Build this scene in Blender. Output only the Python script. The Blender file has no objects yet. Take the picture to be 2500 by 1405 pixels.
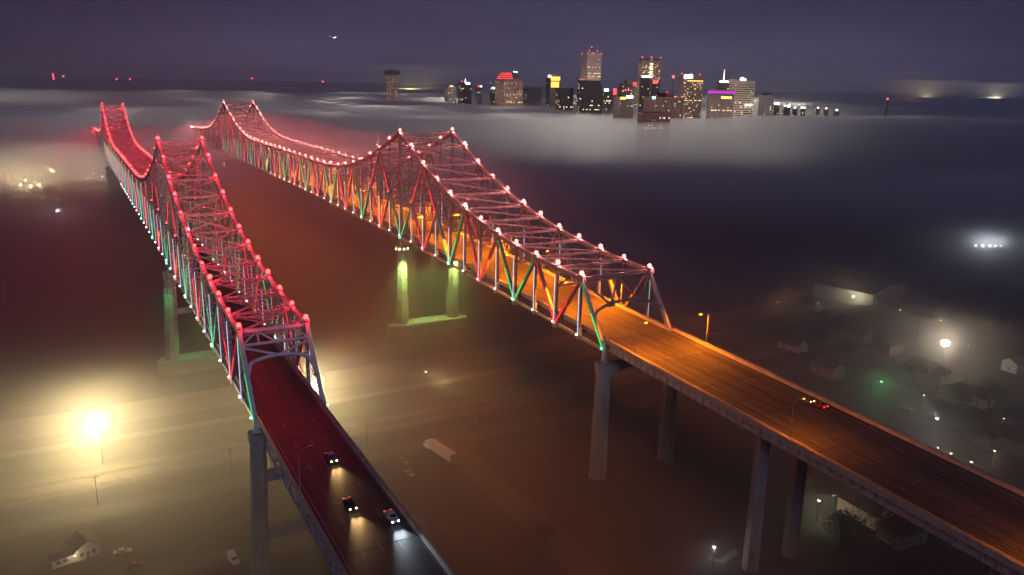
import bpy, bmesh, math, random
from mathutils import Vector, Matrix
R = math.radians
random.seed(7)
scene = bpy.context.scene
C = scene.collection

# ---------------------------------------------------------------- camera
CAM_Z = 129.0
FPX, PITCH, ROLL = 1973.66, 0.246369, 0.019453          # focal length in photo pixels (2500 wide)
fwd = Vector((0, math.cos(PITCH), -math.sin(PITCH)))
r0 = Vector((1, 0, 0)); u0 = r0.cross(fwd)
rt = math.cos(ROLL) * r0 + math.sin(ROLL) * u0
up = -math.sin(ROLL) * r0 + math.cos(ROLL) * u0
cam = bpy.data.cameras.new('camera'); camo = bpy.data.objects.new('camera', cam); C.objects.link(camo)
cam.sensor_width = 36.0; cam.lens = 36.0 * FPX / 2500.0
cam.clip_start = 1.0; cam.clip_end = 60000.0
camo.matrix_world = Matrix(((rt.x, up.x, -fwd.x, 0), (rt.y, up.y, -fwd.y, 0), (rt.z, up.z, -fwd.z, CAM_Z), (0, 0, 0, 1)))
scene.camera = camo

# ---------------------------------------------------------------- world: night sky with town glow low over the horizon
world = bpy.data.worlds.new('World'); scene.world = world; world.use_nodes = True
nt = world.node_tree; nt.nodes.clear()
def N(t, **kw):
    n = nt.nodes.new(t)
    for k, v in kw.items(): setattr(n, k, v)
    return n
out = N('ShaderNodeOutputWorld'); bg = N('ShaderNodeBackground')
tc = N('ShaderNodeTexCoord'); sep = N('ShaderNodeSeparateXYZ')
ramp = N('ShaderNodeValToRGB')
nt.links.new(tc.outputs['Generated'], sep.inputs[0])
nt.links.new(sep.outputs['Z'], ramp.inputs[0])
cr = ramp.color_ramp
cr.elements[0].position = 0.0; cr.elements[0].color = (0.053, 0.050, 0.100, 1)
cr.elements[1].position = 1.0; cr.elements[1].color = (0.030, 0.042, 0.125, 1)
for p, c in ((0.035, (0.051, 0.048, 0.098, 1)), (0.10, (0.040, 0.037, 0.080, 1)), (0.3, (0.034, 0.038, 0.098, 1))):
    e = cr.elements.new(p); e.color = c
dotn = N('ShaderNodeVectorMath', operation='DOT_PRODUCT'); dotn.inputs[1].default_value = Vector((0.08, 1, 0)).normalized()
nt.links.new(tc.outputs['Generated'], dotn.inputs[0])
mr = N('ShaderNodeMapRange'); mr.inputs[1].default_value = 0.80; mr.inputs[2].default_value = 1.0
mr.inputs[3].default_value = 0.50; mr.inputs[4].default_value = 0.92; mr.interpolation_type = 'SMOOTHSTEP'
nt.links.new(dotn.outputs['Value'], mr.inputs[0])
noi = N('ShaderNodeTexNoise'); noi.inputs['Scale'].default_value = 3.0; noi.inputs['Detail'].default_value = 4
mapg = N('ShaderNodeMapping'); mapg.inputs['Scale'].default_value = (1, 1, 5)
nt.links.new(tc.outputs['Generated'], mapg.inputs[0]); nt.links.new(mapg.outputs[0], noi.inputs[0])
mr2 = N('ShaderNodeMapRange'); mr2.inputs[1].default_value = 0.3; mr2.inputs[2].default_value = 0.7
mr2.inputs[3].default_value = 0.86; mr2.inputs[4].default_value = 1.14
nt.links.new(noi.outputs['Fac'], mr2.inputs[0])
mul = N('ShaderNodeMath', operation='MULTIPLY')
nt.links.new(mr.outputs[0], mul.inputs[0]); nt.links.new(mr2.outputs[0], mul.inputs[1])
nt.links.new(ramp.outputs['Color'], bg.inputs['Color']); nt.links.new(mul.outputs[0], bg.inputs['Strength'])
nt.links.new(bg.outputs[0], out.inputs[0])

# the last light of dusk / moon, very weak
sun = bpy.data.lights.new('sun', 'SUN'); suno = bpy.data.objects.new('sun', sun); C.objects.link(suno)
sun.energy = 0.42; sun.angle = R(20); sun.color = (0.76, 0.76, 1.0)
suno.rotation_euler = (R(66), 0, R(14))

scene.view_settings.view_transform = 'Standard'; scene.view_settings.look = 'None'
scene.view_settings.exposure = 0.15; scene.view_settings.gamma = 1.0
cy = scene.cycles
cy.max_bounces = 4; cy.diffuse_bounces = 2; cy.glossy_bounces = 2; cy.transmission_bounces = 2
cy.volume_bounces = 1; cy.transparent_max_bounces = 48
cy.use_denoising = True; cy.sample_clamp_indirect = 8.0; cy.sample_clamp_direct = 250.0
cy.use_adaptive_sampling = False
cy.use_light_tree = True; cy.caustics_reflective = False; cy.caustics_refractive = False
try: cy.denoiser = 'OPENIMAGEDENOISE'
except Exception: pass

# ---------------------------------------------------------------- helpers
def ray(x, y):
    return fwd + rt * ((x - 1250) / FPX) - up * ((y - 702.5) / FPX)
def ground(x, y, z=0.0):
    "world point where the sight line through photo pixel (x, y) meets height z"
    v = ray(x, y); return Vector((0, 0, CAM_Z)) + v * ((z - CAM_Z) / v.z)
def at_dist(x, y, dist):
    v = ray(x, y); v = v * (dist / math.hypot(v.x, v.y)); return Vector((0, 0, CAM_Z)) + v

def mat(name, col, rough=0.7, metal=0.0, var=0.25, scale=0.6, bump=0.0, spec=0.3, stretch=None):
    m = bpy.data.materials.new(name); m.use_nodes = True
    t = m.node_tree; b = t.nodes['Principled BSDF']
    b.inputs['Roughness'].default_value = rough; b.inputs['Metallic'].default_value = metal
    b.inputs['Specular IOR Level'].default_value = spec
    tcx = t.nodes.new('ShaderNodeTexCoord'); nz = t.nodes.new('ShaderNodeTexNoise')
    nz.inputs['Scale'].default_value = scale; nz.inputs['Detail'].default_value = 6; nz.inputs['Roughness'].default_value = 0.65
    src = tcx.outputs['Object']
    if stretch:
        mp = t.nodes.new('ShaderNodeMapping'); mp.inputs['Scale'].default_value = stretch
        t.links.new(src, mp.inputs[0]); src = mp.outputs[0]
    t.links.new(src, nz.inputs['Vector'])
    cr_ = t.nodes.new('ShaderNodeValToRGB')
    cr_.color_ramp.elements[0].position = 0.3; cr_.color_ramp.elements[1].position = 0.72
    lo = tuple(c * (1 - var) for c in col) + (1,); hi = tuple(min(1, c * (1 + var)) for c in col) + (1,)
    cr_.color_ramp.elements[0].color = lo; cr_.color_ramp.elements[1].color = hi
    t.links.new(nz.outputs['Fac'], cr_.inputs[0]); t.links.new(cr_.outputs['Color'], b.inputs['Base Color'])
    if bump:
        bp = t.nodes.new('ShaderNodeBump'); bp.inputs['Strength'].default_value = bump
        t.links.new(nz.outputs['Fac'], bp.inputs['Height']); t.links.new(bp.outputs['Normal'], b.inputs['Normal'])
    return m
def emis(name, col, s, clear=False, sampled=False):
    m = bpy.data.materials.new(name); m.use_nodes = True; t = m.node_tree; t.nodes.clear()
    o = t.nodes.new('ShaderNodeOutputMaterial'); e = t.nodes.new('ShaderNodeEmission')
    e.inputs['Color'].default_value = (*col, 1); e.inputs['Strength'].default_value = s
    if clear:      # a clear globe: the source inside it shines through
        a = t.nodes.new('ShaderNodeAddShader'); tr = t.nodes.new('ShaderNodeBsdfTransparent')
        t.links.new(e.outputs[0], a.inputs[0]); t.links.new(tr.outputs[0], a.inputs[1]); t.links.new(a.outputs[0], o.inputs[0])
    else: t.links.new(e.outputs[0], o.inputs[0])
    m.cycles.emission_sampling = 'AUTO' if sampled else 'NONE'
    return m
def volume(name, density, col, aniso):
    m = bpy.data.materials.new(name); m.use_nodes = True; t = m.node_tree; t.nodes.clear()
    o = t.nodes.new('ShaderNodeOutputMaterial'); v = t.nodes.new('ShaderNodeVolumePrincipled')
    v.inputs['Density'].default_value = density; v.inputs['Color'].default_value = (*col, 1)
    v.inputs['Anisotropy'].default_value = aniso
    t.links.new(v.outputs[0], o.inputs['Volume']); return m

class MB:
    "collects verts and faces of one part"
    def __init__(s): s.v = []; s.f = []; s.mi = []
    def add(s, vs, fs, mi=0):
        n = len(s.v); s.v += [tuple(x) for x in vs]; s.f += [tuple(i + n for i in f) for f in fs]; s.mi += [mi] * len(fs); return s
    def box(s, x0, x1, y0, y1, z0, z1, mi=0):
        return s.add([(x0,y0,z0),(x1,y0,z0),(x1,y1,z0),(x0,y1,z0),(x0,y0,z1),(x1,y0,z1),(x1,y1,z1),(x0,y1,z1)], BOXF, mi)
    def beam(s, p, q, w, h, side=(1,0,0), mi=0):
        "box beam from p to q; w along side, h across"
        p = Vector(p); q = Vector(q); d = (q - p).normalized(); a = Vector(side); a = (a - d * a.dot(d))
        if a.length < 1e-4: a = Vector((0, 1, 0)) - d * d.y
        a.normalize(); b = d.cross(a); a *= w / 2; b *= h / 2
        return s.add([p-a-b, p+a-b, p+a+b, p-a+b, q-a-b, q+a-b, q+a+b, q-a+b], BOXF, mi)
    def laced(s, p, q, w, h, side=(1,0,0), pitch=1.5, mi=0):
        "open box member: four plates pierced by a row of hand holes"
        p = Vector(p); q = Vector(q); L = (q - p).length; d = (q - p).normalized(); a = Vector(side); a = (a - d * a.dot(d)).normalized(); b = d.cross(a)
        e = 0.27
        for sa in (-1, 1):
            for sb in (-1, 1):
                o = a * sa * (w/2 - e*w/2) + b * sb * (h/2 - e*h/2)
                s.beam(p + o, q + o, w*e, h*e, side, mi)
        n = max(2, int(L / pitch)); st = L / n
        for i in range(n + 1):
            c = p + d * min(max(i * st, 0.35), L - 0.35); l = d * 0.42
            s.beam(c - l, c + l, w*0.99, h*0.60, side, mi); s.beam(c - l, c + l, w*0.60, h*0.99, side, mi)
        return s
    def cyl(s, p, q, ra, rb, n=8, mi=0, caps=True):
        p = Vector(p); q = Vector(q); d = (q - p).normalized(); a = d.orthogonal().normalized(); b = d.cross(a)
        vs = []
        for c, r in ((p, ra), (q, rb)):
            for i in range(n):
                t = 2 * math.pi * (i + .5) / n; vs.append(c + a * r * math.cos(t) + b * r * math.sin(t))
        fs = [(i, (i+1) % n, n + (i+1) % n, n + i) for i in range(n)]
        if caps: fs += [tuple(range(n))[::-1], tuple(range(n, 2*n))]
        return s.add(vs, fs, mi)
    def ball(s, c, r, mi=0, sq=1.0):
        c = Vector(c); n, m = 8, 5; vs = [c + Vector((0,0,-r*sq))]
        for j in range(1, m):
            ph = -math.pi/2 + math.pi*j/m
            for i in range(n): t = 2*math.pi*i/n; vs.append(c + Vector((r*math.cos(ph)*math.cos(t), r*math.cos(ph)*math.sin(t), r*sq*math.sin(ph))))
        vs.append(c + Vector((0,0,r*sq)))
        fs = [(0, 1+(i+1)%n, 1+i) for i in range(n)]
        for j in range(m-2):
            for i in range(n): fs.append((1+j*n+i, 1+j*n+(i+1)%n, 1+(j+1)*n+(i+1)%n, 1+(j+1)*n+i))
        top = len(vs)-1; fs += [(1+(m-2)*n+i, 1+(m-2)*n+(i+1)%n, top) for i in range(n)]
        return s.add(vs, fs, mi)
    def prism(s, poly, z0, z1, mi=0):
        n = len(poly); vs = [(x,y,z0) for x,y in poly] + [(x,y,z1) for x,y in poly]
        return s.add(vs, [(i,(i+1)%n,n+(i+1)%n,n+i) for i in range(n)] + [tuple(range(n))[::-1], tuple(range(n,2*n))], mi)
    def mesh(s, name, mats):
        me = bpy.data.meshes.new(name); me.from_pydata(s.v, [], s.f); 
        for m in (mats if isinstance(mats, (list, tuple)) else [mats]): me.materials.append(m)
        if any(s.mi): me.polygons.foreach_set('material_index', s.mi)
        me.update(); return me
    def build(s, name, mats, parent=None, loc=None, rz=0, smooth=False):
        me = s.mesh(name, mats)
        if smooth: me.polygons.foreach_set('use_smooth', [True]*len(me.polygons))
        return put(name, me, parent, loc, rz)
BOXF = [(0,3,2,1),(4,5,6,7),(0,1,5,4),(1,2,6,5),(2,3,7,6),(3,0,4,7)]
def put(name, me, parent=None, loc=None, rz=0):
    o = bpy.data.objects.new(name, me); C.objects.link(o); o.parent = parent
    if loc is not None: o.location = loc
    if rz: o.rotation_euler = (0, 0, rz)
    return o
def tag(o, label=None, cat=None, group=None, kind=None):
    if label: o['label'] = label
    if cat: o['category'] = cat
    if group: o['group'] = group
    if kind: o['kind'] = kind
    return o
def empty(name, loc, rz=0):
    o = bpy.data.objects.new(name, None); C.objects.link(o); o.location = loc; o.rotation_euler = (0, 0, rz); o.empty_display_size = 1; return o
def plight(name, loc, col, watts, parent=None, radius=0.3):
    l = bpy.data.lights.new(name, 'POINT'); l.energy = watts; l.color = col; l.shadow_soft_size = radius
    o = bpy.data.objects.new(name, l); C.objects.link(o); o.location = loc; o.parent = parent; return o
def slight(name, loc, tgt, col, watts, angle, parent=None, radius=0.2, blend=0.6):
    l = bpy.data.lights.new(name, 'SPOT'); l.energy = watts; l.color = col; l.shadow_soft_size = radius; l.spot_size = R(angle); l.spot_blend = blend
    o = bpy.data.objects.new(name, l); C.objects.link(o); o.location = loc; o.parent = parent
    o.rotation_euler = (Vector(tgt) - Vector(loc)).to_track_quat('-Z', 'Y').to_euler(); return o
def copy_tree(o, parent=None):
    c = o.copy(); C.objects.link(c); c.parent = parent
    for ch in list(o.children): copy_tree(ch, c)
    return c

# ---------------------------------------------------------------- materials
M = {}
M['steelL'] = mat('weathered_silver_steel', (0.28, 0.27, 0.31), 0.5, 0.0, 0.5, 0.9)
M['steelLp'] = mat('pale_silver_steel', (0.52, 0.50, 0.56), 0.5, 0.0, 0.15, 0.35)
M['steelR'] = mat('grey_brown_steel', (0.19, 0.165, 0.165), 0.5, 0.0, 0.55, 0.8)
M['steelRb'] = mat('pale_grey_steel', (0.36, 0.34, 0.34), 0.55, 0.0, 0.2, 0.3)
M['concrete'] = mat('concrete', (0.27, 0.255, 0.24), 0.85, 0, 0.42, 0.22, 0.15, stretch=(1, 1, 0.25))
M['barrier'] = mat('barrier_concrete', (0.32, 0.29, 0.26), 0.85, 0, 0.25, 0.5)
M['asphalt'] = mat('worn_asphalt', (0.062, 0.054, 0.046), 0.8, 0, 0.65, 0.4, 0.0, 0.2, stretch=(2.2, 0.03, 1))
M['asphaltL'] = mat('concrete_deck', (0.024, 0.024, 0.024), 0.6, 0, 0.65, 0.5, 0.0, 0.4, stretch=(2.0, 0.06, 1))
M['paint'] = mat('road_paint', (0.20, 0.19, 0.17), 0.6, 0, 0.3, 1.5)
M['yellow_paint'] = mat('yellow_road_paint', (0.55, 0.36, 0.06), 0.6, 0, 0.3, 1.5)
M['dark_metal'] = mat('dark_metal', (0.05, 0.05, 0.055), 0.5, 0.3, 0.2)
M['pole'] = mat('galvanised_pole', (0.28, 0.27, 0.26), 0.5, 0.4, 0.15)
M['earth'] = mat('grass_and_earth', (0.022, 0.022, 0.015), 0.95, 0, 0.6, 0.05, 0.3)
M['grass'] = mat('mown_grass', (0.035, 0.045, 0.02), 0.95, 0, 0.5, 0.3, 0.3)
M['street'] = mat('street_asphalt', (0.07, 0.068, 0.064), 0.75, 0, 0.35, 0.3)
M['gravel'] = mat('shell_gravel', (0.17, 0.15, 0.115), 0.95, 0, 0.4, 0.25, 0.2)
M['path'] = mat('pale_concrete_path', (0.34, 0.33, 0.30), 0.85, 0, 0.2, 0.8)
M['water'] = mat('river_water', (0.012, 0.014, 0.016), 0.22, 0, 0.3, 0.03, 0.25, 0.5)
M['rail'] = mat('polished_rail', (0.4, 0.38, 0.34), 0.3, 0.9, 0.1)
M['ballast'] = mat('ballast', (0.10, 0.09, 0.075), 0.95, 0, 0.5, 0.8, 0.3)
M['siding'] = mat('white_siding', (0.60, 0.58, 0.52), 0.75, 0, 0.08, 0.8)
M['siding2'] = mat('grey_siding', (0.22, 0.22, 0.21), 0.8, 0, 0.12, 0.8)
M['siding3'] = mat('tan_siding', (0.24, 0.19, 0.14), 0.8, 0, 0.12, 0.8)
M['brick'] = mat('red_brick', (0.26, 0.12, 0.09), 0.85, 0, 0.25, 1.5)
M['roofing'] = mat('dark_shingles', (0.06, 0.055, 0.05), 0.9, 0, 0.35, 0.9)
M['roof_metal'] = mat('metal_roof', (0.09, 0.09, 0.09), 0.5, 0.3, 0.2, 0.3)
M['corrugated'] = mat('white_corrugated_wall', (0.70, 0.68, 0.62), 0.7, 0, 0.1, 0.25)
M['glass'] = mat('dark_glass', (0.02, 0.02, 0.025), 0.12, 0, 0.2, 0.3, 0, 0.6)
M['bark'] = mat('bark', (0.09, 0.07, 0.05), 0.9, 0, 0.3, 2.0)
M['leaf'] = mat('dark_foliage', (0.045, 0.062, 0.025), 0.85, 0, 0.5, 0.8)
M['tyre'] = mat('rubber', (0.02, 0.02, 0.02), 0.85)
M['white_paint'] = mat('white_vehicle_paint', (0.72, 0.72, 0.70), 0.35, 0, 0.06, 0.4, 0, 0.5)
M['trailer'] = mat('trailer_panel', (0.60, 0.54, 0.50), 0.55, 0, 0.12, 0.4)
for n, c in (('car_silver', (0.45, 0.46, 0.48)), ('car_black', (0.02, 0.02, 0.022)), ('car_red', (0.30, 0.03, 0.03)), ('car_blue', (0.04, 0.07, 0.16)), ('car_grey', (0.18, 0.18, 0.19))):
    M[n] = mat(n, c, 0.3, 0.3, 0.05, 0.3, 0, 0.6)
RED = (1.0, 0.012, 0.02); PINK = (1.0, 0.24, 0.22); GREEN = (0.03, 0.85, 0.22); COOL = (0.80, 0.88, 1.0); AMBER = (1.0, 0.225, 0.003)
M['lamp_red'] = emis('red_lamp_globe', (1.0, 0.03, 0.027), 5.5, True)
M['lamp_pink'] = emis('rose_lamp_globe', (1.0, 0.23, 0.18), 2.8, True)
M['lamp_amber'] = emis('amber_lamp_lens', (1.0, 0.40, 0.03), 2.6, True)
M['lamp_white'] = emis('white_lamp_lens', (0.86, 0.92, 1.0), 9.0, True)
M['lamp_warm'] = emis('warm_lamp_lens', (1.0, 0.80, 0.46), 10.0, True)
M['lamp_green'] = emis('green_lamp_lens', (0.25, 1.0, 0.35), 6.0, True)
M['lens_red'] = emis('red_lens', (1.0, 0.06, 0.05), 7.0)
M['lens_green'] = emis('green_lens', (0.12, 1.0, 0.35), 6.0)
M['lens_white'] = emis('white_lens', (0.85, 0.90, 1.0), 6.0)
M['tube_red'] = emis('painted_red_uplight', (1.0, 0.02, 0.03), 1.8, sampled=True)  # these strip colours glow to imitate floodlit steel
M['tube_green'] = emis('painted_green_uplight', (0.02, 0.72, 0.17), 1.3, sampled=True)
M['tube_white'] = emis('painted_white_uplight', (0.74, 0.80, 1.0), 0.95, sampled=True)
M['dim_red'] = emis('painted_weak_red_uplight', (1.0, 0.03, 0.04), 0.55, sampled=True)
M['dim_green'] = emis('painted_weak_green_uplight', (0.02, 0.72, 0.17), 0.4, sampled=True)
M['tail'] = emis('tail_lamp', (1.0, 0.03, 0.02), 9.0)
M['head_warm'] = emis('warm_headlamp', (1.0, 0.68, 0.25), 28.0)
M['head_cool'] = emis('cool_headlamp', (0.80, 0.94, 1.0), 24.0)

# ---------------------------------------------------------------- the fog
def vnoise(x, y, seed):
    def h(i, j):
        n = (i * 374761393 + j * 668265263 + seed * 2147483647) & 0xffffffff
        n = ((n ^ (n >> 13)) * 1274126177) & 0xffffffff
        return ((n ^ (n >> 16)) & 0xffff) / 65535.0
    i, j = math.floor(x), math.floor(y); a, b = x - i, y - j
    a = a*a*(3-2*a); b = b*b*(3-2*b)
    return (h(i,j)*(1-a)+h(i+1,j)*a)*(1-b) + (h(i,j+1)*(1-a)+h(i+1,j+1)*a)*b
def fog_sheet(name, top, density, col, aniso, rmin=1.0, rmax=26000.0, label=None, nr=130):
    "closed body of fog: its top is a height field, its bottom lies under the ground"
    angs = [R(-50 + 0.5*i) for i in range(201)] + [R(50 + 5*i) for i in range(1, 52)]
    rads = [0.0] + [30.0 * (rmax/30.0) ** (i/(nr-1)) for i in range(nr)]
    na = len(angs); v = [(0, 0, max(-1.5, top(0, 0)))]; f = []
    for r in rads[1:]:
        for a in angs:
            x, y = r*math.sin(a), r*math.cos(a); v.append((x, y, max(-1.5, top(x, y))))
    n = len(v)
    for x, y, z in list(v): v.append((x, y, -2.0))
    for off, flip in ((0, False), (n, True)):
        for i in range(na):
            q = (off, off+1+(i+1) % na, off+1+i); f.append(q[::-1] if flip else q)
        for k in range(nr-1):
            for i in range(na):
                a0 = off+1+k*na+i; a1 = off+1+k*na+(i+1) % na
                q = (a0, a1, a1+na, a0+na); f.append(q[::-1] if flip else q)
    k = nr-1
    for i in range(na):
        a0 = 1+k*na+i; a1 = 1+k*na+(i+1) % na
        f.append((a0, a1, a1+n, a0+n))
    m = MB(); m.v = v; m.f = f; m.mi = [0]*len(f)
    o = m.build(name, volume(name+'_air', density, col, aniso))
    return tag(o, label, 'fog', kind='stuff')
def sm(a, b, x):
    t = min(1, max(0, (x-a)/(b-a))); return t*t*(3-2*t)
def swell(x, y, seed):
    return vnoise(x/420+9, y/300+3, seed) + 0.5*vnoise(x/170, y/120, seed+5) + 0.25*vnoise(x/70, y/60, seed+9) - 0.87
AX = (-63.9, 189.0, 0.5075)
def along(x, y):
    dx, dy = x - AX[0], y - AX[1]; a = AX[2]
    return -math.sin(a)*dx + math.cos(a)*dy, math.cos(a)*dx + math.sin(a)*dy      # distance along, across the bridges
def low_top(x, y):
    r = math.hypot(x, y); s_, l_ = along(x, y)
    thin = sm(15, 70, l_)*(1 - sm(70, 200, s_))*1.6 + .55*sm(190, 330, l_)*sm(90, 230, s_)*(1 - sm(330, 520, s_))
    return (34 + 9*swell(x, y, 11) + 6*sm(300, 700, r))*(1 - .16*min(1, thin))
def bank_top(x, y):
    r = math.hypot(x, y); s_, l_ = along(x, y)
    vf = sm(2600, 9000, r); n1 = swell(x*.5, y, 51); n2 = vnoise(x/900+2, y/210, 61) + .5*vnoise(x/380, y/95, 67) - .75
    h = 60*sm(440, 800, r + 80*n1) + 25*sm(840, 1120, r + 110*n2) - 3
    return h + (17*swell(x, y, 23) + 27*n2)*sm(520, 900, r)*(1-.5*vf) + 26*vf*(vnoise(x/2600+4, y/700+1, 8) - .6)
def wisp_top(x, y):
    s_, l_ = along(x, y); c = sm(10, 100, l_)*(1 - sm(120, 380, l_))*sm(-30, 170, s_)*(1-.35*sm(500, 1100, s_)) * (1 - sm(1000, 1400, s_))
    return -2 + 104*c + 12*swell(x, y, 37)*sm(0, .2, c)
FOGCOL = (0.93, 0.92, 0.92)
fog_sheet('fog', low_top, 0.0105, (0.50, 0.485, 0.50), 0.5, label='thick low fog lying over river bank and streets')
fog_sheet('fog.001', bank_top, 0.0120, (0.90, 0.91, 0.95), 0.4, label='fog bank rolling over the far river and the city')
fog_sheet('fog.002', wisp_top, 0.0018, (0.82, 0.80, 0.81), 0.5, rmax=2400, nr=80, label='thin high mist drifting through the bridge trusses')
hz = MB().box(-9000, 9000, -600, 16000, -3, 262); tag(hz.build('haze', volume('haze_air', 0.00006, (0.90, 0.90, 0.95), 0.3)), 'thin even night haze over the whole place', 'haze', kind='stuff')

# ---------------------------------------------------------------- ground, river, levee
BX = {'L': (-63.93867, 188.98824, 0.505388, 17.59579, CAM_Z-83.20187, 0.02587238, -2.968907e-5),
      'R': (30.64683, 251.56867, 0.510096, 28.68479, CAM_Z-83.81833, 0.04162416, -4.583984e-5)}
def W(b, lat, s, z=0.0):
    x0, y0, a, *_ = BX[b]
    return Vector((x0 + math.cos(a)*lat - math.sin(a)*s, y0 + math.sin(a)*lat + math.cos(a)*s, z))
g = MB(); g.add([(-30000,-3000,0),(30000,-3000,0),(30000,30000,0),(-30000,30000,0)], [(0,1,2,3)])
tag(g.build('ground', M['earth']), kind='structure')
# river between the two banks, laid out in the bridge's own direction
w = MB(); w.add([W('R',-9000,135,.06), W('R',420,135,.06), W('R',900,330,.06), W('R',9000,500,.06), W('R',9000,1250,.06), W('R',1200,980,.06), W('R',300,760,.06), W('R',-9000,740,.06)], [tuple(range(8))])
tag(w.build('river', M['water']), kind='structure')
lv = MB(); pr = [(88,.01),(97,2.6),(104,2.6),(118,.01)]
for lat0 in range(-700, 640, 20):
    a = [W('R', lat0, s + 2.0*math.sin(lat0/53.0), z) for s, z in pr]; b = [W('R', lat0+20, s + 2.0*math.sin((lat0+20)/53.0), z) for s, z in pr]
    lv.add(a + b, [(i, i+4, i+5, i+1) for i in range(3)])
tag(lv.build('levee_embankment', M['grass']), kind='structure')
pt = MB()
for lat0 in range(-700, 640, 20):
    o0, o1 = 2.0*math.sin(lat0/53.0), 2.0*math.sin((lat0+20)/53.0)
    pt.add([W('R',lat0,98+o0,2.64), W('R',lat0+20,98+o1,2.64), W('R',lat0+20,102.6+o1,2.64), W('R',lat0,102.6+o0,2.64)], [(0,3,2,1)])
tag(pt.build('levee_path', M['gravel']), kind='structure')
sh = MB()
for lat0 in range(-700, 640, 20):
    o0, o1 = 4*vnoise(lat0/40, 3, 4), 4*vnoise((lat0+20)/40, 3, 4)
    sh.add([W('R',lat0,118+o0*.2,.03), W('R',lat0+20,118+o1*.2,.03), W('R',lat0+20,138+o1,.09), W('R',lat0,138+o0,.09)], [(0,3,2,1)])
tag(sh.build('river_shore', M['gravel']), kind='structure')
# railway beside the levee
bl = MB(); bl.add([W('R',-700,66,.02), W('R',640,66,.02), W('R',640,82,.02), W('R',-700,82,.02)], [(0,1,2,3)])
tag(bl.build('railway_ballast_ground', M['ballast']), kind='structure')
for tn, s0 in enumerate((69, 77)):
    rr = empty('railway_track', W('R', 0, s0))
    for ds in (-.72, .72):
        t_ = MB(); t_.beam(W('R',-700,s0+ds,.22)-rr.location, W('R',640,s0+ds,.22)-rr.location, .12, .2, (0,0,1)); t_.build('rail', M['rail'], rr)
    sl = MB()
    for lat0 in range(-300, 200, 1): sl.beam(W('R',lat0,s0-1.3,.07)-rr.location, W('R',lat0,s0+1.3,.07)-rr.location, .26, .12, (0,0,1))
    tag(sl.build('sleepers', M['bark'], rr), kind='stuff')
    tag(rr, ('railway track nearer the houses, running below the levee', 'railway track right at the foot of the levee')[tn], 'railway', 'railway tracks by the levee')
# streets
def strip(name, pts, wd, z, m, kind='structure'):
    s_ = MB(); pts = [Vector((p[0], p[1], 0)) for p in pts]
    Ls = []; 
    for i, p in enumerate(pts):
        d = (pts[min(i+1, len(pts)-1)] - pts[max(i-1, 0)]).normalized(); n_ = Vector((-d.y, d.x, 0)) * wd/2
        Ls += [p + n_ + Vector((0,0,z)), p - n_ + Vector((0,0,z))]
    s_.add(Ls, [(2*i, 2*i+1, 2*i+3, 2*i+2) for i in range(len(pts)-1)])
    o = s_.build(name, m); return tag(o, kind=kind)
strip('street_riverside', [W('R',-500,48), W('R',-100,50), W('R',100,46), W('R',500,60)], 9, .02, M['street'])
strip('street_under_bridge', [W('R',-40,-200), W('R',-34,-20), W('R',-36,50)], 10, .024, M['street'])
strip('street_east', [W('R',70,-260), W('R',80,-40), W('R',110,54)], 9, .028, M['street'])
strip('street_avenue', [W('R',180,-260), W('R',190,-40), W('R',214,56)], 9, .028, M['street'])
strip('street_cross', [W('R',40,-58), W('R',300,-50)], 8, .032, M['street'])
strip('street_house', [W('L',-110,20), W('L',-20,18), W('L',50,10)], 8, .032, M['street'])
strip('footpath_corner', [ground(1730,1362), ground(1760,1372), ground(1800,1345)], 2.2, .04, M['path'])
tag(MB().add([ground(1735,1375,.012), ground(1800,1350,.012), ground(1850,1395,.012), ground(1790,1430,.012)], [(0,3,2,1)]).build('lawn', M['grass']), kind='structure')
tag(MB().add([ground(1930,1270,.012), ground(2060,1205,.012), ground(2120,1250,.012), ground(1990,1330,.012)], [(0,3,2,1)]).build('lawn_park', M['grass']), kind='structure')

# ---------------------------------------------------------------- the two cantilever bridges
P = 15.0
HL = [0, 19.7, 19.8, 20.5, 21.7, 23.1, 25.7, 28.4, 32.1, 36.6, 41.2, 47.9, 53.8]
HR = [0, 21.2, 21.3, 21.4, 22.5, 23.7, 26.1, 28.7, 32.2, 36.7, 41.6, 48.2, 54.0]
HM = {13: 48.3, 14: 42.6, 15: 37.6, 16: 33.4, 17: 29.9, 18: 27.3, 19: 25.3, 20: 24.3, 21: 23.7}
KEND = 60
lamp_meshes = {}
def lamp_mesh(kind):
    if kind not in lamp_meshes:
        b = MB(); b.box(-.14, .14, -.14, .14, -.1, .55); b.box(-.32, .32, -.32, .32, .5, .62)
        g_ = MB(); g_.ball((0, 0, 1.15), .62 if kind == 'red' else .74)
        lamp_meshes[kind] = (b.mesh('lamp_bracket', M['dark_metal']), g_.mesh('lamp_globe', M['lamp_red' if kind == 'red' else 'lamp_pink']))
    return lamp_meshes[kind]
def lens_mesh(kind):
    key = 'lens_' + kind
    if key not in lamp_meshes:
        g_ = MB(); g_.ball((0, 0, 0), .34); lamp_meshes[key] = g_.mesh('floodlight_lens', M[key])
    return lamp_meshes[key]

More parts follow.
